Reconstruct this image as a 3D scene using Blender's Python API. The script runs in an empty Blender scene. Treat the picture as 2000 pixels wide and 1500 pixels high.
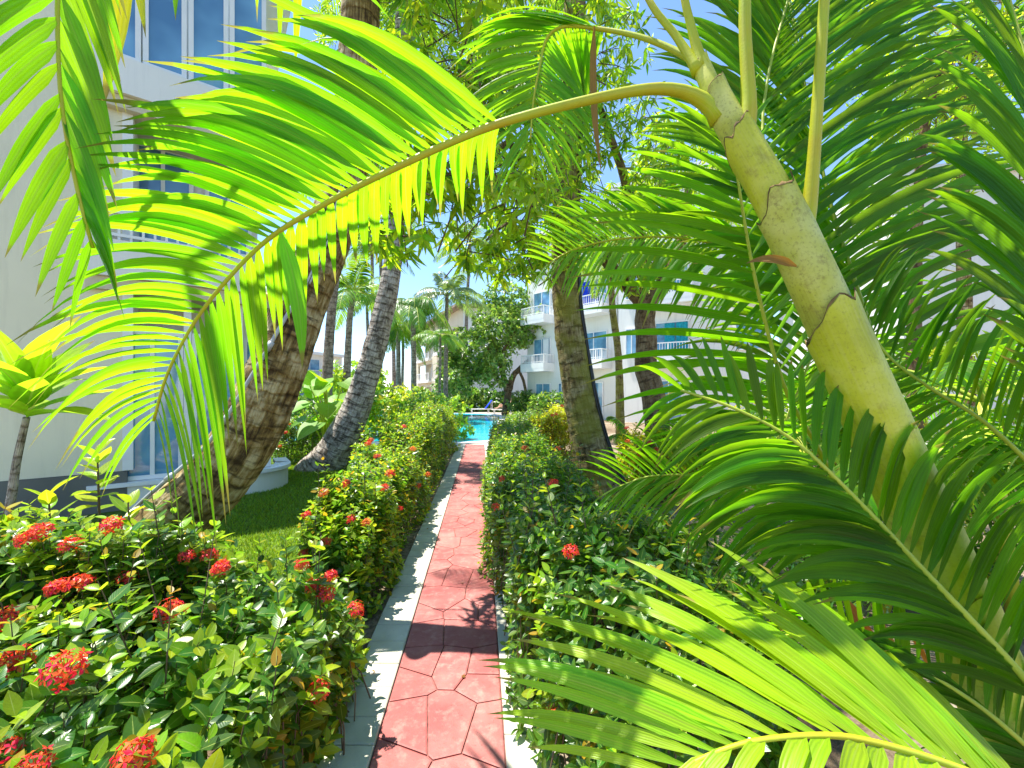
import bpy, math, random
import numpy as np
from mathutils import Vector, Matrix
R = math.radians
sc = bpy.context.scene
col = sc.collection
# ------------------------------------------------------------------ camera
CAMH, FPX, HOR = 1.6, 800.0, 768.0
cam = bpy.data.cameras.new('camera'); camo = bpy.data.objects.new('camera', cam); col.objects.link(camo)
camo.location = (0, 0, CAMH); camo.rotation_euler = (R(90), 0, 0)
cam.sensor_width = 36; cam.lens = 36*FPX/2000; cam.shift_y = (HOR-750)/2000
cam.clip_start = 0.02; cam.clip_end = 1000
sc.camera = camo
# ------------------------------------------------------------------ light
SUNV = Vector((-0.30, 0.10, 1.0)).normalized()
w = bpy.data.worlds.new('World'); sc.world = w; w.use_nodes = True
nt = w.node_tree; nt.nodes.clear()
sky = nt.nodes.new('ShaderNodeTexSky'); sky.sky_type = 'NISHITA'; sky.sun_disc = False
sky.sun_elevation = math.asin(SUNV.z); sky.sun_rotation = math.atan2(SUNV.x, SUNV.y)
sky.air_density = 1.0; sky.dust_density = 0.0; sky.ozone_density = 6.0
bg = nt.nodes.new('ShaderNodeBackground'); bg.inputs['Strength'].default_value = 0.14
wo = nt.nodes.new('ShaderNodeOutputWorld')
nt.links.new(sky.outputs[0], bg.inputs[0]); nt.links.new(bg.outputs[0], wo.inputs[0])
sl = bpy.data.lights.new('sun', 'SUN'); sl.energy = 5.0; sl.angle = R(0.5); sl.color = (1.0, 0.95, 0.86)
so = bpy.data.objects.new('sun', sl); col.objects.link(so)
so.rotation_euler = SUNV.to_track_quat('Z', 'Y').to_euler()
sc.view_settings.view_transform = 'Standard'; sc.view_settings.look = 'None'
sc.view_settings.gamma = 1.0; sc.view_settings.use_curve_mapping = False
sc.view_settings.exposure = 1.28
sc.render.engine = 'CYCLES'
sc.cycles.use_denoising = True
sc.cycles.max_bounces = 5; sc.cycles.diffuse_bounces = 3; sc.cycles.glossy_bounces = 2
sc.cycles.transmission_bounces = 5; sc.cycles.transparent_max_bounces = 8
sc.cycles.caustics_reflective = False; sc.cycles.caustics_refractive = False

# ------------------------------------------------------------------ helpers
def at(px, py, d):
    return Vector(((px-1000)/FPX*d, d, CAMH-(py-HOR)/FPX*d))
def gd(py):
    return CAMH*FPX/(py-HOR)
def proj(P):
    P = np.asarray(P, float); y = np.maximum(P[..., 1], 1e-3)
    return 1000+P[..., 0]/y*FPX, HOR+(CAMH-P[..., 2])/y*FPX
def unit(a):
    a = np.asarray(a, float)
    return a/np.maximum(np.linalg.norm(a, axis=-1, keepdims=True), 1e-9)
def tag(o, label, cat=None, group=None, kind=None):
    if label: o['label'] = label
    if cat: o['category'] = cat
    if group: o['group'] = group
    if kind: o['kind'] = kind
    return o
def empty(name, loc=(0, 0, 0), label=None, cat=None, group=None):
    o = bpy.data.objects.new(name, None); col.objects.link(o); o.location = loc
    o.empty_display_size = 0.1
    if label: tag(o, label, cat, group)
    return o
def link(name, me, parent=None, kind=None):
    o = bpy.data.objects.new(name, me); col.objects.link(o)
    if parent:
        o.parent = parent
        o.matrix_parent_inverse = Matrix.Translation(parent.location).inverted()
    if kind: o['kind'] = kind
    return o
def npmesh(name, V, F, mats, mi=None, uv=None, smooth=True):
    V = np.asarray(V, np.float32); F = np.asarray(F, np.int32); k = F.shape[1]
    me = bpy.data.meshes.new(name)
    me.vertices.add(len(V)); me.vertices.foreach_set('co', V.ravel())
    me.loops.add(F.size); me.loops.foreach_set('vertex_index', F.ravel())
    me.polygons.add(len(F)); me.polygons.foreach_set('loop_start', np.arange(0, F.size, k, dtype=np.int32))
    me.polygons.foreach_set('loop_total', np.full(len(F), k, np.int32))
    if smooth: me.polygons.foreach_set('use_smooth', np.ones(len(F), bool))
    for m in mats: me.materials.append(m)
    if mi is not None: me.polygons.foreach_set('material_index', np.asarray(mi, np.int32))
    if uv is not None:
        l = me.uv_layers.new(name='UVMap'); l.data.foreach_set('uv', np.asarray(uv, np.float32)[F.ravel()].ravel())
    me.update(); me.validate()
    return me
class MB:
    def __init__(s): s.v = []; s.f = []; s.uv = []
    def add(s, V, F, UV=None):
        o = len(s.v); s.v += [tuple(p) for p in V]; s.f += [tuple(i+o for i in f) for f in F]
        s.uv += [tuple(u) for u in UV] if UV is not None else [(0, 0)]*len(V)
    def box(s, a, b):
        (x0, y0, z0), (x1, y1, z1) = a, b
        s.hexa([(x0, y0, z0), (x1, y0, z0), (x1, y1, z0), (x0, y1, z0), (x0, y0, z1), (x1, y0, z1), (x1, y1, z1), (x0, y1, z1)])
    def hexa(s, c):
        s.add(c, [(3, 2, 1, 0), (4, 5, 6, 7), (0, 1, 5, 4), (1, 2, 6, 5), (2, 3, 7, 6), (3, 0, 4, 7)])
    def tube(s, P, rad, n=8, cap=True, flat=1.0):
        P = [Vector(p) for p in P]; m = len(P)
        rad = rad if hasattr(rad, '__len__') else [rad]*m
        ref = Vector((0.31, 0.17, 0.93)); V = []; UV = []; L = 0
        prev = None
        for i in range(m):
            t = (P[min(i+1, m-1)]-P[max(i-1, 0)]).normalized()
            if prev is None:
                a = t.cross(ref)
                if a.length < 1e-3: a = t.cross(Vector((1, 0, 0)))
            else: a = prev - t*prev.dot(t)
            a.normalize(); b = t.cross(a); prev = a
            if i: L += (P[i]-P[i-1]).length
            for k in range(n):
                g = 2*math.pi*k/n
                V.append(P[i]+a*(math.cos(g)*rad[i])+b*(math.sin(g)*rad[i]*flat)); UV.append((k/n, L))
        F = [(i*n+k, i*n+(k+1) % n, (i+1)*n+(k+1) % n, (i+1)*n+k) for i in range(m-1) for k in range(n)]
        if cap: F += [tuple(range(n-1, -1, -1)), tuple(range((m-1)*n, m*n))]
        s.add(V, F, UV)
    def build(s, name, mat, parent=None, smooth=False, kind=None):
        me = bpy.data.meshes.new(name); me.from_pydata(s.v, [], s.f); me.materials.append(mat)
        l = me.uv_layers.new(name='UVMap')
        vi = np.empty(len(me.loops), np.int32); me.loops.foreach_get('vertex_index', vi)
        l.data.foreach_set('uv', np.asarray(s.uv, np.float32)[vi].ravel())
        if smooth: me.polygons.foreach_set('use_smooth', [True]*len(me.polygons))
        me.update()
        return link(name, me, parent, kind)
def crom(P, n):
    P = [Vector(p) for p in P]; Q = [2*P[0]-P[1]]+P+[2*P[-1]-P[-2]]; out = []
    for i in range(1, len(Q)-2):
        for k in range(n):
            t = k/n
            out.append(0.5*((2*Q[i])+(Q[i+1]-Q[i-1])*t+(2*Q[i-1]-5*Q[i]+4*Q[i+1]-Q[i+2])*t*t+(3*Q[i]-Q[i-1]-3*Q[i+1]+Q[i+2])*t**3))
    out.append(P[-1]); return out
def resample(P, m):
    A = np.array([list(p) for p in P]); d = np.r_[0, np.cumsum(np.linalg.norm(np.diff(A, axis=0), axis=1))]
    t = np.linspace(0, d[-1], m)
    return np.stack([np.interp(t, d, A[:, i]) for i in range(3)], 1)
def vnoise(P, seed=0):
    P = np.asarray(P, float); i = np.floor(P).astype(np.int64); f = P-i; f = f*f*(3-2*f)
    def h(a):
        n = (a[..., 0]*374761393+a[..., 1]*668265263+a[..., 2]*2147483647+seed*974711) & 0xffffffff
        n = ((n ^ (n >> 13))*1274126177) & 0xffffffff
        return ((n ^ (n >> 16)) & 0xffff)/65535.0
    r = 0
    for dx in (0, 1):
        for dy in (0, 1):
            for dz in (0, 1):
                wgt = (f[..., 0] if dx else 1-f[..., 0])*(f[..., 1] if dy else 1-f[..., 1])*(f[..., 2] if dz else 1-f[..., 2])
                r = r+wgt*h(i+np.array([dx, dy, dz]))
    return r*2-1

# ------------------------------------------------------------------ materials
class NT:
    def __init__(s, name):
        s.m = bpy.data.materials.new(name); s.m.use_nodes = True; s.t = s.m.node_tree; s.t.nodes.clear()
        s.out = s.n('ShaderNodeOutputMaterial')
    def n(s, ty, **kw):
        x = s.t.nodes.new(ty)
        for k, v in kw.items(): setattr(x, k, v)
        return x
    def l(s, a, b): s.t.links.new(a, b)
    def math(s, op, a, b=None):
        x = s.n('ShaderNodeMath', operation=op)
        for i, v in enumerate((a, b)):
            if v is None: continue
            if isinstance(v, (int, float)): x.inputs[i].default_value = v
            else: s.l(v, x.inputs[i])
        return x.outputs[0]
    def noise(s, scale, detail=4, vec=None, rough=0.55):
        x = s.n('ShaderNodeTexNoise'); x.inputs['Scale'].default_value = scale; x.inputs['Detail'].default_value = detail
        x.inputs['Roughness'].default_value = rough
        if vec is not None: s.l(vec, x.inputs['Vector'])
        return x
    def ramp(s, fac, stops):
        x = s.n('ShaderNodeValToRGB'); e = x.color_ramp.elements
        while len(e) < len(stops): e.new(0.5)
        for el, (p, c) in zip(e, stops):
            el.position = p; el.color = (*c, 1) if len(c) == 3 else c
        s.l(fac, x.inputs[0]); return x.outputs[0]
    def mix(s, fac, a, b, mode='MIX'):
        x = s.n('ShaderNodeMix', data_type='RGBA', blend_type=mode)
        for i, v in ((0, fac), (6, a), (7, b)):
            if isinstance(v, (int, float)): x.inputs[i].default_value = v
            elif isinstance(v, tuple): x.inputs[i].default_value = (*v, 1)
            else: s.l(v, x.inputs[i])
        return x.outputs[2]
    def bsdf(s, color, rough=0.6, spec=0.4, bump=None, bd=0.01, bs=0.5):
        b = s.n('ShaderNodeBsdfPrincipled')
        if isinstance(color, tuple): b.inputs['Base Color'].default_value = (*color, 1)
        else: s.l(color, b.inputs['Base Color'])
        if isinstance(rough, (int, float)): b.inputs['Roughness'].default_value = rough
        else: s.l(rough, b.inputs['Roughness'])
        b.inputs['Specular IOR Level'].default_value = spec
        if bump is not None:
            u = s.n('ShaderNodeBump'); u.inputs['Strength'].default_value = bs; u.inputs['Distance'].default_value = bd
            s.l(bump, u.inputs['Height']); s.l(u.outputs[0], b.inputs['Normal'])
        return b
    def done(s, sh): s.l(sh.outputs[0], s.out.inputs['Surface']); return s.m
    def objc(s): return s.n('ShaderNodeTexCoord').outputs['Object']
    def rnd(s):
        a = s.n('ShaderNodeNewGeometry').outputs['Random Per Island']; b = s.n('ShaderNodeObjectInfo').outputs['Random']
        return s.math('FRACT', s.math('ADD', a, b))

def plain(name, c, rough=0.6, spec=0.4, var=0.12, scale=6, metal=0):
    k = NT(name); nz = k.noise(scale, 5, k.objc())
    c2 = tuple(x*(1-var*2) for x in c); c1 = tuple(min(1, x*(1+var)) for x in c)
    b = k.bsdf(k.ramp(nz.outputs[0], [(0.3, c2), (0.7, c1)]), rough, spec, nz.outputs[0], 0.003, 0.3)
    b.inputs['Metallic'].default_value = metal
    return k.done(b)
def leafmat(name, c, tc, tmix=0.45, rough=0.38, hv=0.05, vv=0.7, stripes=0, spec=0.45, rib=None):
    k = NT(name); r = k.rnd(); r2 = k.math('FRACT', k.math('MULTIPLY', r, 7.131))
    hue = k.math('ADD', k.math('MULTIPLY', k.math('SUBTRACT', r, 0.5), hv), 0.5)
    val = k.math('ADD', k.math('MULTIPLY', k.math('SUBTRACT', r2, 0.5), vv), 1.0)
    nz = k.noise(9, 3, k.objc())
    val = k.math('MULTIPLY', val, k.math('ADD', k.math('MULTIPLY', nz.outputs[0], 0.5), 0.75))
    uv = k.n('ShaderNodeTexCoord').outputs['UV']; sp = k.n('ShaderNodeSeparateXYZ'); k.l(uv, sp.inputs[0])
    bump = None
    if stripes:
        wv = k.math('SINE', k.math('MULTIPLY', sp.outputs[0], stripes*6.283))
        val = k.math('MULTIPLY', val, k.math('ADD', k.math('MULTIPLY', wv, 0.07), 0.97)); bump = wv
    rb = None
    if rib:
        dd = k.math('ABSOLUTE', k.math('SUBTRACT', sp.outputs[0], 0.5))
        rb = k.math('LESS_THAN', dd, rib[0])
        if not stripes:   # side veins
            vn = k.math('SINE', k.math('SUBTRACT', k.math('MULTIPLY', sp.outputs[1], 60.0), k.math('MULTIPLY', dd, 30.0)))
            val = k.math('MULTIPLY', val, k.math('ADD', k.math('MULTIPLY', vn, 0.03), 0.98)); bump = vn
    def hs(cc):
        h = k.n('ShaderNodeHueSaturation'); h.inputs['Color'].default_value = (*cc, 1)
        k.l(hue, h.inputs['Hue']); k.l(val, h.inputs['Value']); o = h.outputs[0]
        if rb is not None: o = k.mix(k.math('MULTIPLY', rb, 0.6), o, rib[1])
        if stripes: o = k.mix(k.ramp(k.math('ADD', sp.outputs[1], k.math('MULTIPLY', r2, 0.12)), [(0.96, (0, 0, 0)), (1.0, (0.8,)*3)]), o, (0.30, 0.20, 0.05))
        return o
    b = k.bsdf(hs(c), rough, spec, bump, 0.002, 0.25 if stripes else 0.08)
    t = k.n('ShaderNodeBsdfTranslucent'); k.l(hs(tc), t.inputs[0])
    mx = k.n('ShaderNodeMixShader'); mx.inputs[0].default_value = tmix
    k.l(b.outputs[0], mx.inputs[1]); k.l(t.outputs[0], mx.inputs[2])
    return k.done(mx)
RIB = (0.03, (0.45, 0.55, 0.12))
M = {}
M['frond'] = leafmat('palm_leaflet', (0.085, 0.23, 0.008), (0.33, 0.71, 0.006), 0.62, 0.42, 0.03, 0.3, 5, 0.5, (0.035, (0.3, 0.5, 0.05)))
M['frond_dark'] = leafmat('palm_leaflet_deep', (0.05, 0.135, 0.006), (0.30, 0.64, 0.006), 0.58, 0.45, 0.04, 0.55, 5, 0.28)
M['frond_bright'] = leafmat('sunlit_young_leaflet', (0.29, 0.49, 0.007), (0.42, 0.78, 0.006), 0.48, 0.4, 0.03, 0.3, 5, 0.5, (0.035, (0.45, 0.6, 0.05)))  # young leaflets, base colour raised to carry the sunlight on them
M['frond_yellow'] = leafmat('palm_leaflet_yellow', (0.32, 0.36, 0.01), (0.95, 0.9, 0.02), 0.55, 0.42, 0.02, 0.3, 5)
M['frond_far'] = leafmat('far_palm_leaflet', (0.07, 0.17, 0.015), (0.34, 0.55, 0.02), 0.42, 0.35, 0.04, 0.6, 0, 0.5)
M['frond_blue'] = leafmat('silver_palm_leaflet', (0.10, 0.17, 0.06), (0.3, 0.45, 0.06), 0.4, 0.3, 0.03, 0.6, 0, 0.6)
M['dead'] = leafmat('dry_leaf', (0.24, 0.11, 0.025), (0.6, 0.25, 0.02), 0.35, 0.6, 0.03, 0.5, 4)
M['ixora'] = leafmat('ixora_leaf', (0.045, 0.125, 0.012), (0.30, 0.56, 0.02), 0.40, 0.3, 0.05, 0.8, 0, 0.55, RIB)
M['ixora_young'] = leafmat('ixora_young_leaf', (0.24, 0.38, 0.012), (0.58, 0.78, 0.02), 0.45, 0.34, 0.06, 0.5, 0, 0.5, RIB)
M['ixora_gold'] = leafmat('ixora_golden_leaf', (0.36, 0.25, 0.012), (0.8, 0.55, 0.02), 0.42, 0.4, 0.05, 0.5, 0, 0.45, RIB)
M['mango'] = leafmat('mango_leaf', (0.07, 0.18, 0.012), (0.36, 0.68, 0.012), 0.55, 0.36, 0.04, 0.8, 0, 0.5, RIB)
M['mango_young'] = leafmat('mango_young_leaf', (0.24, 0.38, 0.012), (0.66, 0.88, 0.015), 0.58, 0.36, 0.04, 0.5, 0, 0.45, RIB)
M['ficus'] = leafmat('ficus_leaf', (0.17, 0.28, 0.05), (0.40, 0.62, 0.06), 0.42, 0.28, 0.05, 0.9, 0, 0.6)
M['shrubdark'] = leafmat('dark_shrub_leaf', (0.04, 0.11, 0.014), (0.2, 0.42, 0.03), 0.36, 0.32, 0.05, 0.9, 0, 0.5)
M['croton'] = leafmat('croton_leaf', (0.42, 0.40, 0.012), (0.8, 0.8, 0.02), 0.42, 0.36, 0.06, 0.5, 0, 0.45)
M['ti'] = leafmat('ti_leaf', (0.26, 0.45, 0.012), (0.62, 0.92, 0.02), 0.55, 0.4, 0.03, 0.35, 4, 0.5, (0.03, (0.6, 0.7, 0.1)))
M['taro'] = leafmat('taro_leaf', (0.16, 0.34, 0.015), (0.45, 0.8, 0.02), 0.5, 0.5, 0.03, 0.4, 0, 0.5, (0.012, (0.5, 0.6, 0.15)))
M['grass'] = leafmat('grass_blade', (0.13, 0.24, 0.012), (0.4, 0.6, 0.02), 0.35, 0.5, 0.05, 0.6)
M['petal'] = leafmat('ixora_petal', (0.75, 0.045, 0.018), (0.95, 0.07, 0.02), 0.35, 0.45, 0.05, 0.5)
M['petal_orange'] = leafmat('ixora_faded_petal', (0.78, 0.16, 0.03), (0.95, 0.24, 0.03), 0.35, 0.45, 0.05, 0.5)
M['twig'] = plain('twig', (0.14, 0.09, 0.05), 0.8)
M['twig_green'] = plain('green_stem', (0.12, 0.18, 0.03), 0.6)
M['white'] = plain('white_paint', (0.80, 0.80, 0.78), 0.55, 0.3, 0.03, 3)
M['white_metal'] = plain('white_metal', (0.8, 0.8, 0.8), 0.35, 0.5, 0.02)
M['plastic_white'] = plain('white_plastic', (0.8, 0.79, 0.74), 0.3, 0.5, 0.02)
M['grey_pipe'] = plain('grey_conduit', (0.42, 0.43, 0.43), 0.5, 0.4, 0.15, 14)
M['cable'] = plain('black_cable', (0.025, 0.026, 0.028), 0.5)
M['orange_glass'] = plain('orange_stain', (0.62, 0.30, 0.08), 0.4, 0.5, 0.1, 20)
M['teal'] = plain('teal_fabric', (0.02, 0.34, 0.42), 0.8, 0.2, 0.2, 9)
M['blue'] = plain('blue_canvas', (0.012, 0.05, 0.55), 0.75, 0.2, 0.1, 9)
M['roof'] = plain('brown_roof', (0.33, 0.24, 0.18), 0.8, 0.3, 0.2, 3)
M['dark_wood'] = plain('dark_wood', (0.10, 0.065, 0.04), 0.75, 0.3, 0.3, 12)
M['green_plastic'] = plain('green_plastic', (0.01, 0.16, 0.07), 0.4, 0.5)
M['skin'] = plain('skin', (0.60, 0.33, 0.23), 0.5, 0.4, 0.08, 9)
M['skin_pale'] = plain('tanned_skin', (0.52, 0.26, 0.17), 0.5, 0.4, 0.08, 9)
M['hair'] = plain('dark_hair', (0.04, 0.025, 0.018), 0.7)
M['swim'] = plain('dark_swimwear', (0.03, 0.03, 0.05), 0.8)
M['swim2'] = plain('pale_swimwear', (0.6, 0.58, 0.62), 0.8)
def plaster(name, c, dirt=0.1):
    k = NT(name); o = k.objc(); a = k.noise(0.9, 6, o); b = k.noise(40, 3, o)
    cc = k.ramp(a.outputs[0], [(0.3, tuple(x*(1-dirt) for x in c)), (0.65, c)])
    mp = k.n('ShaderNodeMapping'); mp.inputs['Scale'].default_value = (7, 7, .5); k.l(o, mp.inputs[0]); sk = k.noise(1, 5, mp.outputs[0], .65)
    cc = k.mix(k.ramp(sk.outputs[0], [(0.52, (0, 0, 0)), (0.75, (0.35,)*3)]), cc, tuple(x*.62 for x in c))
    return k.done(k.bsdf(cc, 0.75, 0.25, b.outputs[0], 0.004, 0.25))
M['cream'] = plaster('cream_plaster', (0.78, 0.73, 0.54))
M['plinth'] = plaster('grey_plinth', (0.17, 0.17, 0.15), 0.25)
M['wallw'] = plaster('white_plaster', (0.80, 0.78, 0.72), 0.06)
M['wallcream'] = plaster('ivory_plaster', (0.62, 0.56, 0.40), 0.08)
def glassmat():
    k = NT('window_glass'); a = k.noise(1.3, 2, k.objc())
    c = k.ramp(a.outputs[0], [(0.35, (0.06, 0.18, 0.32)), (0.7, (0.20, 0.44, 0.62))])  # blue of the reflected sky is put into the base colour
    b = k.bsdf(c, 0.04, 0.9); b.inputs['Coat Weight'].default_value = 0.6; b.inputs['Coat Roughness'].default_value = 0.03
    return k.done(b)
M['glass'] = glassmat()
def bark(name, c1, c2, c3, ring=9.0, moss=None):
    k = NT(name); tc = k.n('ShaderNodeTexCoord'); o = tc.outputs['Object']; uv = tc.outputs['UV']
    mp = k.n('ShaderNodeMapping'); mp.inputs['Scale'].default_value = (14, 1.2, 1); k.l(uv, mp.inputs[0])
    a = k.noise(3.0, 6, mp.outputs[0], 0.65)            # fibres along the trunk
    b = k.noise(7, 5, o, 0.6); f = k.noise(38, 4, o, 0.6)
    sp = k.n('ShaderNodeSeparateXYZ'); k.l(uv, sp.inputs[0])
    rg = k.math('FRACT', k.math('ADD', k.math('MULTIPLY', sp.outputs[1], ring), k.math('MULTIPLY', b.outputs[0], 0.9)))
    cc = k.ramp(k.math('ADD', k.math('MULTIPLY', a.outputs[0], 0.5), k.math('MULTIPLY', b.outputs[0], 0.5)), [(0.40, c1), (0.49, c2), (0.60, c3)])
    dk = k.ramp(rg, [(0.0, (0.25, 0.22, 0.2)), (0.13, (1, 1, 1)), (0.86, (1, 1, 1)), (1.0, (0.4, 0.36, 0.32))])
    pt = k.noise(2.6, 3, o); cc = k.mix(k.ramp(pt.outputs[0], [(0.38, (0.2,)*3), (0.58, (0.95,)*3)]), cc, dk, 'MULTIPLY')
    cr_ = k.noise(5.5, 5, o, 0.7); cc = k.mix(k.ramp(cr_.outputs[0], [(0.30, (0.85,)*3), (0.43, (0, 0, 0))]), cc, tuple(x*.3 for x in c1))
    cc = k.mix(k.math('MULTIPLY', f.outputs[0], 0.6), cc, k.mix(0.7, cc, (0.02, 0.015, 0.01)))
    m2 = k.n('ShaderNodeMapping'); m2.inputs['Scale'].default_value = (5, 13, 1); k.l(uv, m2.inputs[0]); bl = k.noise(1.0, 4, m2.outputs[0], 0.6)
    cc = k.mix(k.ramp(bl.outputs[0], [(0.36, (0.85,)*3), (0.46, (0, 0, 0))]), cc, tuple(x*.45 for x in c1))
    if moss is not None:
        ms = k.noise(3.2, 4, o)
        cc = k.mix(k.ramp(ms.outputs[0], [(0.42, (0, 0, 0)), (0.6, (0.75, 0.75, 0.75))]), cc, moss)
    h = k.math('ADD', k.math('ADD', a.outputs[0], k.math('MULTIPLY', f.outputs[0], 0.6)), k.math('MULTIPLY', k.ramp(rg, [(0, (0, 0, 0)), (0.15, (1, 1, 1))]), 0.8))
    return k.done(k.bsdf(cc, 0.85, 0.2, h, 0.02, 0.8))
M['bark'] = bark('coconut_bark', (0.07, 0.042, 0.016), (0.31, 0.21, 0.07), (0.62, 0.52, 0.30), 8.0)
M['bark_grey'] = bark('grey_coconut_bark', (0.15, 0.12, 0.095), (0.46, 0.40, 0.34), (0.72, 0.66, 0.59), 7.0)
M['bark_moss'] = bark('mossy_bark', (0.09, 0.06, 0.02), (0.26, 0.20, 0.08), (0.45, 0.37, 0.2), 4.0, (0.22, 0.21, 0.03))
M['bark_far'] = bark('far_palm_bark', (0.16, 0.12, 0.09), (0.30, 0.24, 0.18), (0.45, 0.38, 0.31), 5.0)
M['bark_tree'] = bark('brown_tree_bark', (0.10, 0.06, 0.03), (0.22, 0.14, 0.07), (0.34, 0.25, 0.15), 0.7)
def stemmat(name, c1, c2, c3, dark=0.35):
    k = NT(name); tc = k.n('ShaderNodeTexCoord'); o = tc.outputs['Object']; uv = tc.outputs['UV']
    a = k.noise(6, 5, o); f = k.noise(120, 5, o, 0.7); g = k.noise(14, 6, o, 0.7)
    mp = k.n('ShaderNodeMapping'); mp.inputs['Scale'].default_value = (60, 5, 1); k.l(uv, mp.inputs[0]); st = k.noise(1.0, 4, mp.outputs[0])
    cc = k.ramp(a.outputs[0], [(0.32, c1), (0.5, c2), (0.68, c3)])
    cc = k.mix(k.ramp(f.outputs[0], [(0.52, (0, 0, 0)), (0.68, (dark, dark, dark))]), cc, (0.13, 0.10, 0.02))
    cc = k.mix(k.ramp(g.outputs[0], [(0.56, (0, 0, 0)), (0.72, (dark*1.5,)*3)]), cc, (0.16, 0.10, 0.02))
    cc = k.mix(k.ramp(st.outputs[0], [(0.45, (0, 0, 0)), (0.75, (0.3, 0.3, 0.3))]), cc, (0.58, 0.57, 0.16))
    return k.done(k.bsdf(cc, 0.48, 0.4, f.outputs[0], 0.002, 0.3))
M['stem'] = stemmat('palm_sheath', (0.36, 0.37, 0.012), (0.47, 0.49, 0.02), (0.60, 0.60, 0.13))
M['stem_brown'] = stemmat('aged_palm_sheath', (0.28, 0.28, 0.03), (0.44, 0.45, 0.05), (0.54, 0.55, 0.16), 0.6)
M['rim'] = plain('dry_sheath_edge', (0.20, 0.13, 0.05), 0.85, 0.2, 0.4, 30)
M['petiole'] = stemmat('palm_petiole', (0.42, 0.36, 0.005), (0.40, 0.42, 0.006), (0.36, 0.46, 0.01), 0.08)
M['petiole_green'] = stemmat('green_petiole', (0.24, 0.32, 0.02), (0.33, 0.42, 0.03), (0.42, 0.46, 0.04), 0.08)
def redstone():
    k = NT('red_stamped_concrete'); o = k.objc(); a = k.noise(2.2, 6, o); b = k.noise(14, 6, o, 0.7); f = k.noise(160, 3, o)
    r = k.rnd()
    cc = k.ramp(a.outputs[0], [(0.3, (0.27, 0.06, 0.058)), (0.5, (0.36, 0.10, 0.09)), (0.7, (0.45, 0.17, 0.15))])
    cc = k.mix(k.ramp(b.outputs[0], [(0.5, (0, 0, 0)), (0.72, (0.55,)*3)]), cc, (0.62, 0.33, 0.27))
    cc = k.mix(k.ramp(b.outputs[0], [(0.28, (0.5,)*3), (0.42, (0, 0, 0))]), cc, (0.24, 0.05, 0.035))
    cc = k.mix(k.math('MULTIPLY', r, 0.45), cc, (0.30, 0.085, 0.075))
    st = k.noise(0.9, 5, o, 0.7); cc = k.mix(k.ramp(st.outputs[0], [(0.48, (0, 0, 0)), (0.66, (0.4,)*3)]), cc, (0.44, 0.24, 0.20))
    sk = k.noise(60, 4, o, 0.8); cc = k.mix(k.ramp(sk.outputs[0], [(0.60, (0, 0, 0)), (0.70, (0.7,)*3)]), cc, (0.15, 0.05, 0.04))
    h = k.math('ADD', b.outputs[0], k.math('MULTIPLY', f.outputs[0], 0.4))
    return k.done(k.bsdf(cc, 0.62, 0.35, h, 0.006, 0.5))
M['red'] = redstone()
M['joint'] = plain('dark_joint', (0.24, 0.10, 0.085), 0.9, 0.2, 0.3, 20)
def kerbm():
    k = NT('pale_kerb_stone'); o = k.objc(); a = k.noise(5, 6, o); b = k.noise(30, 5, o, 0.7); r = k.rnd()
    cc = k.ramp(a.outputs[0], [(0.3, (0.42, 0.40, 0.31)), (0.55, (0.54, 0.52, 0.42)), (0.75, (0.64, 0.61, 0.52))])
    cc = k.mix(k.ramp(b.outputs[0], [(0.58, (0, 0, 0)), (0.75, (0.5,)*3)]), cc, (0.3, 0.28, 0.22))
    cc = k.mix(k.math('MULTIPLY', r, 0.22), cc, (0.42, 0.42, 0.36))
    return k.done(k.bsdf(cc, 0.7, 0.3, b.outputs[0], 0.006, 0.6))
M['kerb'] = kerbm()
def soil():
    k = NT('sandy_soil'); o = k.objc(); a = k.noise(0.8, 6, o); b = k.noise(22, 6, o, 0.75)
    cc = k.ramp(a.outputs[0], [(0.35, (0.17, 0.12, 0.075)), (0.55, (0.34, 0.27, 0.19)), (0.7, (0.46, 0.39, 0.30))])
    cc = k.mix(k.ramp(b.outputs[0], [(0.4, (0.7,)*3), (0.55, (0, 0, 0))]), cc, (0.09, 0.06, 0.035))
    return k.done(k.bsdf(cc, 0.95, 0.1, b.outputs[0], 0.03, 0.9))
M['soil'] = soil()
M['lawn'] = plain('lawn_turf', (0.10, 0.16, 0.02), 0.95, 0.1, 0.3, 30)
M['deck'] = plain('pool_deck_concrete', (0.56, 0.50, 0.43), 0.8, 0.25, 0.08, 2)
def watermat():
    k = NT('pool_water'); o = k.objc(); a = k.noise(1.6, 3, o)
    b = k.bsdf((0.015, 0.46, 0.60), 0.06, 0.5, a.outputs[0], 0.03, 0.25)
    return k.done(b)
M['water'] = watermat()

# ------------------------------------------------------------------ leaf templates + clouds
def template(seg, wid, fold, curl, prof):
    V = []; UV = []; F = []
    for i in range(seg+1):
        s = i/seg; wv = max(prof(s), 0.012)*wid
        for y in (-1, 0, 1):
            V.append((s-curl*0.15*s*s, y*wv, -curl*s*s*0.5+abs(y)*wv*fold)); UV.append((0.5+0.5*y, s))
    for i in range(seg):
        a = 3*i
        F += [(a, a+1, a+4, a+3), (a+1, a+2, a+5, a+4)]
    F = [(a, d, c, b) for a, b, c, d in F]
    return np.array(V), np.array(F), np.array(UV)
ov = lambda s: (math.sin(math.pi*min(1, s**0.8)))**0.75
lan = lambda s: (math.sin(math.pi*s**0.75))**0.9*(1-0.25*s)
T_OV = [template(5, 0.25, 0.25, 0.25, ov), template(5, 0.23, 0.45, 0.45, ov), template(5, 0.27, 0.12, -0.1, ov)]
T_OV_S = [template(2, 0.27, 0.35, 0.3, ov), template(2, 0.25, 0.2, 0.0, ov)]
T_LAN = [template(5, 0.115, 0.35, 0.5, lan), template(5, 0.125, 0.2, 0.25, lan)]
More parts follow.
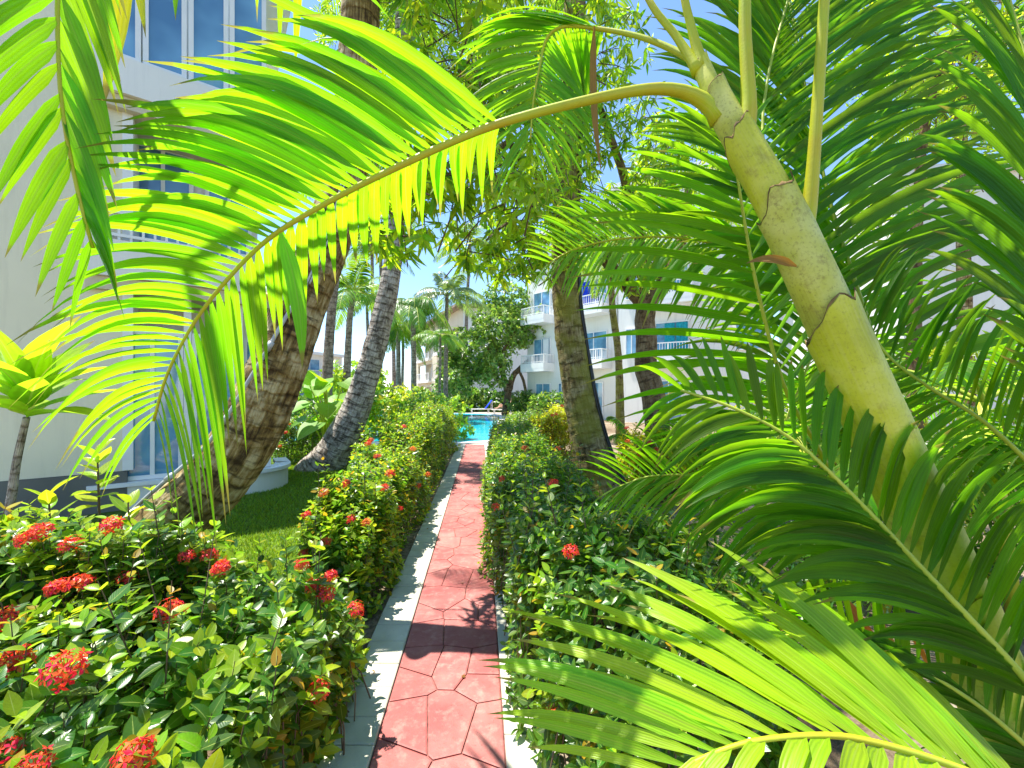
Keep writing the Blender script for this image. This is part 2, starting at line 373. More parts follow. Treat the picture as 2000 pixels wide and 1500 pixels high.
T_LAN_S = [template(3, 0.12, 0.3, 0.45, lan)]
T_TI = [template(8, 0.19, 0.35, 0.6, lan), template(8, 0.21, 0.25, 0.3, lan)]
def frames(X, N):
    X = unit(X); Y = np.cross(N, X)
    bad = np.linalg.norm(Y, axis=1) < 1e-3
    Y[bad] = np.cross(np.array([0.3, 0.5, 0.8]), X[bad]); Y = unit(Y); return X, Y, np.cross(X, Y)
def cloud(name, parent, T, O, X, N, S, mats, mi, kind='stuff'):
    """all leaves as one mesh; leaf i uses template i % len(T)"""
    X, Y, Z = frames(X, N); O = np.asarray(O); S = np.asarray(S)[:, None, None]; Vs = []; Fs = []; Us = []; Ms = []; base = 0
    for k, (tv, tf, tu) in enumerate(T):
        sl_ = slice(k, None, len(T)); n = len(O[sl_])
        if n == 0: continue
        V = O[sl_][:, None]+S[sl_]*(tv[None, :, 0:1]*X[sl_][:, None]+tv[None, :, 1:2]*Y[sl_][:, None]+tv[None, :, 2:3]*Z[sl_][:, None])
        F = tf[None]+(np.arange(n)*len(tv))[:, None, None]+base; base += n*len(tv)
        Vs.append(V.reshape(-1, 3)); Fs.append(F.reshape(-1, 4)); Us.append(np.tile(tu, (n, 1))); Ms.append(np.repeat(np.asarray(mi)[sl_], len(tf)))
    me = npmesh(name, np.concatenate(Vs), np.concatenate(Fs), mats, np.concatenate(Ms), np.concatenate(Us))
    return link(name, me, parent, kind)
_tm = {}
def leafobj(T, k, mat, name='leaf'):
    key = (id(T), k, mat.name)
    if key not in _tm: _tm[key] = npmesh(name, T[k][0], T[k][1], [mat], None, T[k][2])
    return _tm[key]
def singles(name, parent, T, O, X, N, S, mats, mi):
    X, Y, Z = frames(X, N)
    pinv = Matrix.Translation(parent.location).inverted()
    for i in range(len(O)):
        o = bpy.data.objects.new(name, leafobj(T, i % len(T), mats[mi[i]], name)); col.objects.link(o); o.parent = parent
        o.matrix_parent_inverse = pinv; s = S[i]
        o.matrix_basis = Matrix(((X[i][0]*s, Y[i][0]*s, Z[i][0]*s, O[i][0]), (X[i][1]*s, Y[i][1]*s, Z[i][1]*s, O[i][1]), (X[i][2]*s, Y[i][2]*s, Z[i][2]*s, O[i][2]), (0, 0, 0, 1)))
def foliage(parent, T, Tnear, O, X, N, S, mats, mi, nsingle=0, outer=None, name='foliage', leafname='leaf', near=0):
    """the nsingle leaves that show largest become objects, the rest one mesh"""
    O = np.asarray(O); S = np.asarray(S); mi = np.asarray(mi)
    keep = np.zeros(len(O), bool)
    if nsingle:
        px, py = proj(O+X*S[:, None]*0.5); d = O[:, 1]
        sc_ = S/np.maximum(d, 0.2); sc_ = np.where((px > 0) & (px < 2000) & (py > 0) & (py < 1500) & (d > 0.3), sc_, 0)
        if outer is not None: sc_ = np.where(outer, sc_, sc_*0.01)
        keep[np.argsort(-sc_)[:nsingle]] = True; keep &= sc_ > 0
        singles(leafname, parent, Tnear, O[keep], X[keep], N[keep], S[keep], mats, mi[keep])
    r = ~keep; isn = r & (O[:, 1] < near); far = r & ~isn
    if isn.any(): cloud(name, parent, Tnear, O[isn], X[isn], N[isn], S[isn], mats, mi[isn])
    if far.any(): cloud(name, parent, T, O[far], X[far], N[far], S[far], mats, mi[far])

# ================================================================== SETTING
def sheet(name, pts, z, mat, kind='structure'):
    me = bpy.data.meshes.new(name); me.from_pydata([(x, y, z) for x, y in pts], [], [tuple(range(len(pts)))]); me.materials.append(mat); me.update()
    return link(name, me, None, kind)
def pc(s): return -0.328-0.076*(s-1.877)            # centre of the red path at depth s
HW, KW = 0.293, 0.235
POOL = [(-9.5, 14.2), (-7, 13.45), (-4, 13.25), (-1.9, 13.25), (-0.9, 13.6), (-0.45, 14.6), (-0.45, 16.5), (-0.75, 20), (-0.78, 24), (-0.75, 27), (-1.1, 29.6), (-2.0, 31.2), (-3.5, 31.9), (-6, 32), (-9, 30.5), (-11, 26), (-11.4, 20), (-10.8, 16)]
def smoothpoly(P, n=6):
    Q = crom([(x, y, 0) for x, y in P+[P[0]]], n)[:-1]; return [(q.x, q.y) for q in Q]
POOLS = smoothpoly(POOL)
g = sheet('ground', [(-120, -6), (120, -6), (120, 200), (-120, 200)], -0.03, M['soil'])
deck_pts = smoothpoly([(-13.5, 14), (-9, 12.75), (-5, 12.7), (-1.2, 12.72), (0.6, 13.2), (1.6, 15), (2.2, 19), (2.6, 24), (3.4, 29), (4, 33), (1, 36), (-5, 36.5), (-12, 35), (-14.5, 28), (-15, 20)])
sheet('pool_deck', deck_pts, -0.012, M['deck'])
# coping ring + water
b = MB(); n = len(POOLS); cx, cy = -5.5, 22
V = []; F = []
for (x, y) in POOLS:
    d = Vector((x-cx, y-cy)).normalized()*0.38
    V += [(x, y, -0.10), (x, y, 0.03), (x+d.x, y+d.y, 0.03), (x+d.x, y+d.y, -0.02)]
for i in range(n):
    j = (i+1) % n
    for k in range(3): F.append((4*i+k, 4*i+k+1, 4*j+k+1, 4*j+k))
b.add(V, F); b.build('pool_coping', M['white'], kind='structure')
sheet('pool_water', POOLS, -0.008, M['water'])
# red path bed and its stamped stones
Y0, Y1 = 0.6, 12.75
def edge(s, off): return (pc(s)+off, s)
path = sheet('path', [edge(Y0, -HW), edge(Y0, HW), edge(Y1, HW), edge(Y1, -HW)], -0.004, M['joint'])
rs = random.Random(5)
def clip(poly, a, b, c):                              # keep a*x+b*y<=c
    out = []
    for i in range(len(poly)):
        p, q = poly[i], poly[(i+1) % len(poly)]; dp = a*p[0]+b*p[1]-c; dq = a*q[0]+b*q[1]-c
        if dp <= 0: out.append(p)
        if dp*dq < 0:
            t = dp/(dp-dq); out.append((p[0]+(q[0]-p[0])*t, p[1]+(q[1]-p[1])*t))
    return out
seeds = []
s = Y0-0.3; row = 0
while s < Y1+0.4:
    for k in (-0.17, 0.17) if row % 2 else (-0.24, 0.04, 0.27):
        seeds.append((k+rs.uniform(-.09, .09), s+rs.uniform(-.11, .11)))
    s += 0.27; row += 1
def inset(poly, d):
    n = len(poly); area = sum(poly[i][0]*poly[(i+1) % n][1]-poly[(i+1) % n][0]*poly[i][1] for i in range(n))
    if area < 0: poly = poly[::-1]
    out = poly
    for i in range(n):
        p, q = poly[i], poly[(i+1) % n]; L = math.hypot(q[0]-p[0], q[1]-p[1])
        if L < 1e-5: continue
        nx, ny = (q[1]-p[1])/L, -(q[0]-p[0])/L
        out = clip(out, nx, ny, nx*p[0]+ny*p[1]-d)
        if len(out) < 3: return []
    return out
for i, (sx, sy) in enumerate(seeds):
    poly = [(-HW+.001, max(sy-.6, Y0)), (HW-.001, max(sy-.6, Y0)), (HW-.001, min(sy+.6, Y1)), (-HW+.001, min(sy+.6, Y1))]
    if sy < Y0-0.2 or sy > Y1+0.2: continue
    for j, (tx, ty) in enumerate(seeds):
        if j == i or abs(ty-sy) > 1.0: continue
        a, bb = tx-sx, ty-sy; poly = clip(poly, a, bb, (tx*tx+ty*ty-sx*sx-sy*sy)/2)
        if len(poly) < 3: break
    if len(poly) < 3: continue
    # knock sharp corners off so the joints wander a little
    o1 = inset(poly, 0.0035); o2 = inset(poly, 0.0105)
    if len(o1) < 3 or len(o2) < 3: continue
    zt = 0.0055+rs.uniform(-.0012, .0012)
    V = [(x+pc(y), y, -0.01) for x, y in o1]+[(x+pc(y), y, 0.003) for x, y in o1]
    n = len(o1); F = [(k, (k+1) % n, n+(k+1) % n, n+k) for k in range(n)]
    if len(o2) == n:
        V += [(x+pc(y), y, zt) for x, y in o2]; F += [(n+k, n+(k+1) % n, 2*n+(k+1) % n, 2*n+k) for k in range(n)]+[tuple(range(2*n, 3*n))]
    else: F.append(tuple(range(n, 2*n)))
    m = MB(); m.add(V, F); m.build('flagstone', M['red'], path)
# kerbs
for side in (-1, 1):
    kb = sheet('kerb', [edge(Y0, side*HW), edge(Y1, side*HW), edge(Y1, side*(HW+KW)), edge(Y0, side*(HW+KW))][::-side], -0.006, M['joint'])
    kb['label'] = 'pale stone kerb on the left of the red path' if side < 0 else 'pale stone kerb on the right of the red path'
    s = Y0
    while s < Y1-0.05:
        L = rs.choice((0.16, 0.19, 0.21)); e = min(s+L-0.004, Y1); c = 0.005; zt = 0.016+rs.uniform(-.002, .002)
        i0, i1 = side*(HW+0.003), side*(HW+KW); lo, hi = min(i0, i1), max(i0, i1)
        ring = lambda q, z: [(pc(s)+lo+q, s+q, z), (pc(s)+hi-q, s+q, z), (pc(e)+hi-q, e-q, z), (pc(e)+lo+q, e-q, z)]
        m = MB(); m.add(ring(0, -.05)+ring(0, zt-c)+ring(c, zt), [(0, 1, 5, 4), (1, 2, 6, 5), (2, 3, 7, 6), (3, 0, 4, 7), (4, 5, 9, 8), (5, 6, 10, 9), (6, 7, 11, 10), (7, 4, 8, 11), (8, 9, 10, 11)])
        m.build('kerb_stone', M['kerb'], kb); s += L
# lawn
rng = np.random.default_rng(3)
LAWN = [(-1.75, 2.6), (-2.1, 6), (-2.6, 12.5), (-7, 13), (-9, 12.6), (-9, 5.5), (-5, 3.0)]
sheet('lawn', LAWN, -0.018, M['lawn'])
def inpoly(x, y, P):
    c = np.zeros(len(x), bool)
    for i in range(len(P)):
        (x0, y0), (x1, y1) = P[i], P[(i+1) % len(P)]
        c ^= ((y0 > y) != (y1 > y)) & (x < (x1-x0)*(y-y0)/(y1-y0+1e-12)+x0)
    return c
N_ = 150000
gx = rng.uniform(-7.5, -1.7, N_); gy = 2.6+9.5*rng.uniform(0, 1, N_)**1.8
ok = inpoly(gx, gy, LAWN) & (gx > -gy*0.75-0.3); gx, gy = gx[ok], gy[ok]; n = len(gx)
a = rng.uniform(0, 6.283, n); hgt = rng.uniform(.02, .055, n); wd = rng.uniform(.002, .005, n)*(1+gy*0.15)
lean = rng.normal(0, .018, (n, 2))
V = np.zeros((n, 3, 3)); V[:, :, 0] = gx[:, None]; V[:, :, 1] = gy[:, None]; V[:, :, 2] = -0.018
V[:, 0, 0] -= np.cos(a)*wd; V[:, 0, 1] -= np.sin(a)*wd; V[:, 1, 0] += np.cos(a)*wd; V[:, 1, 1] += np.sin(a)*wd
V[:, 2, 0] += lean[:, 0]; V[:, 2, 1] += lean[:, 1]; V[:, 2, 2] += hgt
o = link('grass', npmesh('grass', V.reshape(-1, 3), np.arange(n*3).reshape(-1, 3), [M['grass']], smooth=False), None, 'stuff')
tag(o, 'short bright green lawn grass beside the left building', 'grass')

# ================================================================== BUILDINGS
class Bld:
    """local frame: u along the facade (to the right), v outwards (towards the viewer), z up"""
    def __init__(s, name, A, B, label):
        s.A = Vector((A[0], A[1], 0)); d = Vector((B[0]-A[0], B[1]-A[1], 0)); s.len = d.length
        s.u = d.normalized(); s.n = Vector((s.u.y, -s.u.x, 0)); s.root = empty(name, s.A, label, 'building')
    def P(s, u, v, z): return s.A+s.u*u+s.n*v+Vector((0, 0, z))
    def hx(s, m, u0, u1, v0, v1, z0, z1):
        m.hexa([s.P(u0, v1, z0), s.P(u1, v1, z0), s.P(u1, v0, z0), s.P(u0, v0, z0), s.P(u0, v1, z1), s.P(u1, v1, z1), s.P(u1, v0, z1), s.P(u0, v0, z1)])
    def part(s, name, mat, boxes, parent=None):
        m = MB()
        for b_ in boxes: s.hx(m, *b_)
        o = m.build(name, M[mat], s.root)
        if parent:
            o.parent = parent; o.matrix_parent_inverse = Matrix.Identity(4)
        return o
    def wall(s, mat, u0, u1, z0, z1, v0, v1, holes=()):
        us = sorted({u0, u1, *[h[0] for h in holes], *[h[1] for h in holes]}); zs = sorted({z0, z1, *[h[2] for h in holes], *[h[3] for h in holes]})
        bx = []
        for i in range(len(us)-1):
            for j in range(len(zs)-1):
                cu, cz = (us[i]+us[i+1])/2, (zs[j]+zs[j+1])/2
                if any(h[0] < cu < h[1] and h[2] < cz < h[3] for h in holes): continue
                bx.append((us[i], us[i+1], v0, v1, zs[j], zs[j+1]))
        return s.part('wall', mat, bx)
    def window(s, u0, u1, z0, z1, v, nm=2, curtain=None, rail=False):
        f = 0.06
        bars = [(u0, u0+f, v-.06, v+.02, z0, z1), (u1-f, u1, v-.06, v+.02, z0, z1), (u0+f, u1-f, v-.06, v+.02, z0, z0+f), (u0+f, u1-f, v-.06, v+.02, z1-f, z1)]
        for k in range(1, nm):
            c = u0+(u1-u0)*k/nm; bars.append((c-.025, c+.025, v-.05, v+.015, z0+f, z1-f))
        fr = s.part('window', 'white', bars)
        s.part('pane', 'glass', [(u0+f*.5, u1-f*.5, v-.03, v-.015, z0+f*.5, z1-f*.5)], fr)
        for c in curtain or (): s.curtain(u0+(u1-u0)*c[0], u0+(u1-u0)*c[1], z0+.08, z1-.08, v+.05, c[2])
    def curtain(s, u0, u1, z0, z1, v, mat):
        m = MB(); k = 14; V = []; F = []
        for i in range(k+1):
            uu = u0+(u1-u0)*i/k; vv = v+0.03*math.sin(i*1.9)
            V += [s.P(uu, vv, z0), s.P(uu, vv, z1), s.P(uu, vv-.006, z0), s.P(uu, vv-.006, z1)]
            if i: F += [(4*i-4, 4*i, 4*i+1, 4*i-3), (4*i-2, 4*i-1, 4*i+3, 4*i+2)]
        m.add(V, F); m.build('curtain', M[mat], s.root, True)
    def railing(s, u0, u1, v, z0, h=0.95, step=0.13, ends=0.0, mat='white'):
        bx = [(u0, u1, v-.03, v+.03, z0+h-.05, z0+h), (u0, u1, v-.025, v+.025, z0+.06, z0+.1)]
        k = max(1, int((u1-u0)/step))
        for i in range(k+1):
            c = u0+(u1-u0)*i/k; q = .035 if i % 8 == 0 or i == k else .014
            bx.append((c-q, c+q, v-q*.7, v+q*.7, z0, z0+h-.05))
        if ends > 0:
            for c in (u0, u1):
                bx += [(c-.028, c+.028, v-ends, v-.03, z0+h-.05, z0+h)]
                kk = int(ends/step)
                for i in range(1, kk+1): bx.append((c-.014, c+.014, v-ends*i/kk-.012, v-ends*i/kk+.012, z0, z0+h-.05))
        return s.part('railing', mat, bx)
    def balcony(s, u0, u1, z, depth=1.2, par=0.35, mat='white', **kw):
        s.part('balcony', mat, [(u0, u1, 0, depth, z-.22, z), (u0, u1, depth-.1, depth+.004, z, z+par), (u0-.004, u0+.1, .002, depth-.1, z, z+par), (u1-.1, u1+.004, .002, depth-.1, z, z+par)])
        s.railing(u0+.05, u1-.05, depth-.05, z+par, 0.95-par, ends=depth-.1, **kw)

# --- left building: near cream block and a white wing with rounded balconies
c0 = at(243, 800, 5.7); a0 = at(-420, 800, 4.15)
L = Bld('hotel_building', (a0.x, a0.y), (c0.x, c0.y), 'cream walled hotel block with grey plinth at the far left')
ln = L.len
L.wall('cream', 0, ln, 0.52, 8.6, -3.0, 0)
L.part('plinth', 'plinth', [(0, ln+.03, -3.03, 0.03, -.03, 0.515)])
L.part('corner_trim', 'white', [(ln-.02, ln+.09, -2.98, 0.012, 0.525, 8.5)])
# wall light on the cream block
# white wing
a1 = at(235, 800, 6.35); b1 = at(540, 800, 7.6)
W = Bld('hotel_wing', (a1.x, a1.y), (b1.x, b1.y), 'white hotel wing with rounded balconies and a glazed top storey')
wl = W.len
def rounded(name, mat, u1, dep, z0, z1, r=0.7, u0=-.2, thick=None, parent=None):
    """slab / parapet in plan: straight front and a quarter-round right end"""
    m = MB(); pts = [(u0, dep)]
    for k in range(13):
        g_ = math.pi/2*(1-k/12); pts.append((u1-r+r*math.cos(g_), dep-r+r*math.sin(g_)))
    pts.append((u1, -.3))
    if thick is None:
        pts2 = pts+[(u0, -.3)]; n = len(pts2)
        V = [W.P(u, v, z0) for u, v in pts2]+[W.P(u, v, z1) for u, v in pts2]
        m.add(V, [tuple(range(n))[::-1], tuple(range(n, 2*n))]+[(k, (k+1) % n, n+(k+1) % n, n+k) for k in range(n)])
    else:
        inn = [(u-thick*max(0, min(1, (u-(u1-r))/r)), v-thick*(1 if v > dep-r else 0)) for u, v in pts]
        for k in range(len(pts)-1):
            q = [pts[k], pts[k+1], inn[k+1], inn[k]]
            m.hexa([W.P(u, v, z0) for u, v in q]+[W.P(u, v, z1) for u, v in q])
    return m.build(name, M[mat], W.root)
hol = []
for z in (0.15, 3.35):
    for (u0, u1) in ((0.12, 0.9), (1.05, 1.72)): hol.append((u0, u1, z+.05, z+2.2))
W.wall('wallw', -0.4, wl-.3, -.03, 8.5, -2, 0, ())
for (u0, u1, z0, z1) in hol:
    W.window(u0, u1, z0+.3, z1, .075, 2)
rounded('terrace_wall', 'wallw', wl+.15, 0.95, -.03, 0.30, thick=0.14)
rounded('terrace_cap', 'white', wl+.19, 1.0, 0.303, 0.36, thick=0.22)
for u in (0.05, 0.85, 1.5): W.part('post', 'white', [(u-.045, u+.045, .80, .89, .362, 3.02)])
W.window(0.10, 0.80, .365, 2.5, .86, 2); W.window(0.90, 1.45, .365, 2.5, .86, 1); W.window(1.55, 1.95, .365, 2.5, .72, 1)
for z in (3.05, 5.55):
    rounded('balcony_slab', 'wallcream', wl+.1, 1.05, z-.05, z+.12)
    rounded('balcony_parapet', 'wallw', wl+.15, 1.12, z+.125, z+.62, thick=.12)
    if z < 4: W.railing(0.0, wl-.5, 1.05, z+.62, .42, .12)
# glazed top storey band
k0 = 0
for i in range(4):
    u0 = -.15+i*(wl-.1)/4
    W.window(u0+.01, u0+(wl-.1)/4-.01, 6.2, 8.4, 1.0, 1)
W.part('roof_edge', 'white', [(-.4, wl+.25, -2, .4, 8.9, 9.0)])

# --- building behind the pool
c1 = at(905, 700, 41); l1 = at(812, 700, 60); r1 = at(1078, 700, 43)
Bp = Bld('poolside_hotel', (l1.x, l1.y), (c1.x, c1.y), 'cream four storey hotel with recessed balconies beyond the pool')
pl = Bp.len
hs_ = [(pl*.08, pl*.42, z, z+2.2) for z in (3.2, 6.0, 8.2)][:2]+[(pl*.55, pl*.93, z, z+2.2) for z in (3.3, 6.3)]+[(pl*.1, pl*.4, .3, 2.4), (pl*.6, pl*.9, .3, 2.4)]
Bp.wall('wallcream', 0, pl, -.03, 10.2, -.3, 0, hs_)
Bp.part('back_wall', 'wallcream', [(0, pl, -1.6, -1.4, -.03, 10)])
for (u0, u1, z0, z1) in hs_:
    Bp.part('floor_slab', 'wallw', [(u0-.3, u1+.3, -1.3, .5, z0-.25, z0)])
    Bp.railing(u0-.2, u1+.2, .42, z0, 1.0, .3)
    Bp.window(u0+(u1-u0)*.3, u0+(u1-u0)*.7, z0+.05, z1-.1, -1.3, 2)
Bp.part('roof', 'roof', [(-1, pl+.6, -9, .9, 10.2, 10.45)])
Bq = Bld('poolside_hotel_end', (c1.x, c1.y), (r1.x, r1.y), 'pale grey gable end of the hotel behind the pool tree')
ql = Bq.len
h2 = [(1.2, 2.3, 6.6, 8.2), (1.2, 2.3, 3.6, 5.2), (4.2, 5.4, 6.6, 8.2)]
Bq.wall('wallw', 0, ql, -.03, 10.2, -.3, 0, h2)
for q in h2: Bq.window(*q, -.1, 2)
Bq.part('roof', 'roof', [(.65, ql+.6, -8, .9, 10.2, 10.45)])

# --- white wing on the right with balconies
def hot(name, A, B, label, H, bal, wins, roof=True, mat='wallw'):
    q = Bld(name, A, B, label); q.wall(mat, 0, q.len, -.03, H, -5, 0)
    for (u0, u1, z, cur) in bal:
        q.balcony(u0, u1, z, 1.1)
        q.window(u0+.3, u1-.3, z+.05, z+2.15, .075, 2, cur)
    for w_ in wins: q.window(*w_, .075, 2)
    if roof: q.part('cornice', 'white', [(-.3, q.len+.3, -5.2, .45, H, H+.3)])
    return q
p0 = at(1030, 760, 30); p1 = at(1205, 760, 24.5); p2 = at(1208, 760, 23.2); p3 = at(1500, 760, 19.5)
qa = hot('balcony_building', (p0.x, p0.y), (p1.x, p1.y), 'white balcony building between the mossy trunk and the pool', 12.5,
    [(0.4, 2.6, 3.3, [(.6, .95, 'white')]), (4.6, 7.2, 3.3, None), (4.6, 7.2, 6.6, [(.1, .45, 'blue'), (.5, .7, 'blue')]), (0.4, 2.6, 6.6, None), (4.6, 7.2, 9.8, None)],
    [(0.9, 2.3, .1, 2.3), (3.0, 3.6, .1, 2.3), (5.0, 6.6, .1, 2.3)])
qb = hot('curtained_building', (p2.x, p2.y), (p3.x, p3.y), 'white building with teal curtains on a balcony right of the forked tree', 13.0,
    [(1.7, 4.0, 3.25, [(.3, .6, 'teal'), (.64, .98, 'teal')]), (1.7, 4.0, 6.4, [(.05, .4, 'teal')]), (1.7, 4.0, 9.5, None), (5.6, 7.6, 6.4, None)],
    [(0.4, 1.1, 3.6, 5.2), (0.4, 1.1, 6.8, 8.4), (5.8, 7.0, 3.7, 5.2), (2, 3.4, .1, 2.3)])
p4 = at(1640, 700, 17.5); p5 = at(1765, 700, 14.0); p6 = at(1885, 700, 14.6)
qc = hot('corner_tower', (p4.x, p4.y), (p5.x, p5.y), 'bright white tower block behind the palms on the right', 8.9,
    [], [(2.3, 3.0, 4.6, 6.0), (2.3, 3.0, 1.6, 3.0), (0.8, 1.5, 4.6, 6.0)])
qd = hot('annex_block', (p5.x, p5.y), (p6.x, p6.y), 'shaded grey white tower wall at the right edge', 8.7, [], [], False)
p7 = at(560, 760, 40); p8 = at(668, 760, 46)
qe = hot('distant_building', (p7.x, p7.y), (p8.x, p8.y), 'small pale building far behind the left trunks', 5.6, [(1, 4, 3.0, None)], [(1.2, 2.6, .5, 2.2)])

# ================================================================== PALM FRONDS
def leaflet_mesh(base, chord, bulge, sag, width, nrm, twist, seg, fold, rr):
    """one tapering folded blade; returns verts, faces, uv"""
    base = np.array(base); chord = np.array(chord); L = np.linalg.norm(chord); D = chord/L
    nrm = nrm-D*np.dot(nrm, D); nrm = nrm/max(np.linalg.norm(nrm), 1e-6)
    side = np.cross(nrm, D); c, s_ = math.cos(twist), math.sin(twist)
    n2 = nrm*c+side*s_; side = np.cross(n2, D)
    V = []; UV = []
    for i in range(seg+1):
        s = i/seg
        p = base+chord*s+bulge*(4*s*(1-s))*L
        p = p+np.array([0, 0, -1.0])*(sag*L*s**3)
        w_ = width*(0.22+0.78*min(1, s/0.18))*(1 if s < .45 else max(0.015, 1-((s-.45)/.55)**1.7))
        tw = rr*(s-.3); sd = side*math.cos(tw)+n2*math.sin(tw); nn = n2*math.cos(tw)-side*math.sin(tw)
        for k in (-1, 0, 1):
            V.append(p+sd*(k*w_)+nn*(abs(k)*w_*fold)); UV.append((0.5+0.5*k, s))
    F = []
    for i in range(seg):
        a = 3*i; F += [(a, a+3, a+4, a+1), (a+1, a+4, a+5, a+2)]
    return V, F, UV
def keyf(K, t):
    if t <= K[0][0]: return np.array(K[0][1:], float)
    for a, b_ in zip(K, K[1:]):
        if t <= b_[0]:
            q = (t-a[0])/(b_[0]-a[0]); return np.array(a[1:], float)*(1-q)+np.array(b_[1:], float)*q
    return np.array(K[-1][1:], float)
def frond(parent, rach, A, B, n, r0, r1, width=.02, t0=.3, sag=.12, bulge=.06, twist=(0.3, -0.3), mat='frond', pet='petiole', single=False, seed=0, jit=.12, fold=.3, seg=8, name='frond', rr=.5, nB=None, wild=0.05, sagt=0):
    """rach: [(px,py,depth)]; A/B: leaflet keyframes (t, dx px, dy px, ddepth) on the two sides"""
    rg = random.Random(seed); C = crom([at(*p) for p in rach], 8); m = 56; P = resample(C, m)
    d = np.linspace(0, 1, m); mb = MB()
    mb.tube([Vector(p) for p in P], [(r0*.66+(r1-r0*.66)*min(1, t*1.15)**0.8)*(1+.9*math.exp(-t/.035)) for t in d], 10, True)
    fr = mb.build(name, M[pet], parent, True)
    rs_ = MB()
    for side, K, cnt in ((0, A, n), (1, B, nB if nB is not None else n)):
        if not K: continue
        for i in range(cnt):
            t = t0+(1-t0)*(i+rg.uniform(-.25, .25)+.5)/cnt; t = min(.998, max(t0*.98, t))
            x = t*(m-1); j = min(int(x), m-2); q = x-j; p = P[j]*(1-q)+P[j+1]*q; T = P[j+1]-P[j]
            T = T/np.linalg.norm(T); kx, ky, kd = keyf(K, t)
            f = 1+rg.uniform(-jit, jit*.5); dep = p[1]
            ppx, ppy = proj(p); tip = np.array(at(ppx+kx*f, ppy+ky*f, dep+kd*f)); ch = tip-p
            L = np.linalg.norm(ch); ch = ch+np.array([rg.gauss(0, wild), rg.gauss(0, wild), rg.gauss(0, wild)])*L
            nrm = np.cross(T, ch); nrm = nrm/max(np.linalg.norm(nrm), 1e-6)
            if nrm[2] < 0: nrm = -nrm
            bl = (T*.45+np.array([0, 0, .8]))*bulge
            wj = width*rg.uniform(.8, 1.15)*(1-.55*max(0, (t-.5)/.5))
            V, F, U = leaflet_mesh(p, ch, bl, (sag+sagt*max(0, t-.55)/.45)*rg.uniform(.6, 1.4), wj, nrm, twist[side]+rg.gauss(0, .16), seg, fold, rg.uniform(-rr, rr))
            if single:
                q_ = MB(); q_.add(V, F, U); q_.build('leaflet', M[mat], fr, True)
            else: rs_.add(V, F, U)
    if not single and rs_.v: rs_.build('leaflets', M[mat], fr, True, 'stuff')
    return fr

fp = empty('garden_palm', at(2050, 2050, 1.05), 'leaning yellow green palm with sheathed stem and long fronds in the right foreground', 'palm tree')
fp.location.z = -.03
# stem: a shaft and overlapping leaf sheaths
ST = [(2075, 2060, 1.12), (2010, 1700, 1.1), (1950, 1390, 1.08), (1830, 1090, 1.07), (1700, 800, 1.06), (1600, 575, 1.06), (1520, 405, 1.07), (1440, 265, 1.09), (1390, 175, 1.11), (1362, 110, 1.13)]
SP = resample(crom([at(*p) for p in ST], 10), 200)
def stem_seg(name, f0, f1, ra, rb, mat, slant=0, rim=True, flare=.05, seed=0, rings=0):
    n = 40; m = 48; V = []; UV = []; L = 0; prev = None
    for i in range(m):
        t = f0+(f1-f0)*i/(m-1); 
        ring = []
        for k in range(n):
            g_ = 2*math.pi*k/n
            tt = t
            if i > m*0.6:
                e = (i-m*.6)/(m*.4); tt = t+e*(slant*math.cos(g_-2.2)+.012*vnoise(np.array([math.cos(g_)*2.2, math.sin(g_)*2.2, seed*1.7])))
            x = min(max(tt, 0), 1)*199; j = min(int(x), 198); q = x-j
            p = SP[j]*(1-q)+SP[j+1]*q; T = unit(SP[min(j+2, 199)]-SP[max(j-2, 0)])
            a = unit(np.cross(T, [0.1, 1, .05])); b_ = np.cross(T, a)
            s = i/(m-1); r = ra+(rb-ra)*s
            if s > .93 and rim: r *= 1+flare*(s-.93)/.07
            if rings:
                ph = (t*rings) % 1.0; r *= 1+.035*math.exp(-((ph-.5)/.05)**2)
            r *= 1+.012*float(vnoise(np.array([k*.35, i*.25, seed*3.1])))
            ring.append(p+a*math.cos(g_)*r+b_*math.sin(g_)*r)
        V += ring; UV += [(k/n, t*2.2) for k in range(n)]
    F = [(i*n+k, i*n+(k+1) % n, (i+1)*n+(k+1) % n, (i+1)*n+k) for i in range(m-1) for k in range(n)]
    b_ = MB(); b_.add(V, F, UV); o = b_.build(name, M[mat], fp, True)
    if rim:      # torn dry edge
        last = [Vector(V[(m-1)*n+k]) for k in range(n)]; cen = sum(last, Vector())/n
        prv = [Vector(V[(m-3)*n+k]) for k in range(n)]
        q = MB(); VV = []; FF = []
        for k in range(n):
            h = .08+.28*abs(float(vnoise(np.array([math.cos(k*2*math.pi/n)*3, math.sin(k*2*math.pi/n)*3, seed*2.7]))))
            up = (last[k]-prv[k])
            VV += [last[k]+(last[k]-cen)*.008+up*.05, last[k]+(last[k]-cen)*.012+up*h, last[k]-(last[k]-cen)*.03+up*h*.7]
        for k in range(n):
            j = (k+1) % n
            FF += [(3*k, 3*j, 3*j+1, 3*k+1), (3*k+1, 3*j+1, 3*j+2, 3*k+2)]
        q.add(VV, FF); q.build('sheath_edge', M['rim'], o, True)
    return o
stem_seg('trunk', 0.0, .46, .080, .078, 'stem', rim=False, rings=14, seed=1)
stem_seg('leaf_sheath', .40, .725, .0765, .066, 'stem', .016, seed=2)
stem_seg('leaf_sheath', .60, .835, .062, .054, 'stem_brown', .012, seed=3)
stem_seg('leaf_sheath', .70, .905, .053, .045, 'stem', .014, seed=4)
stem_seg('leaf_sheath', .80, .955, .043, .036, 'stem_brown', .012, seed=5)
stem_seg('leaf_sheath', .88, .995, .033, .022, 'stem', .008, seed=6)
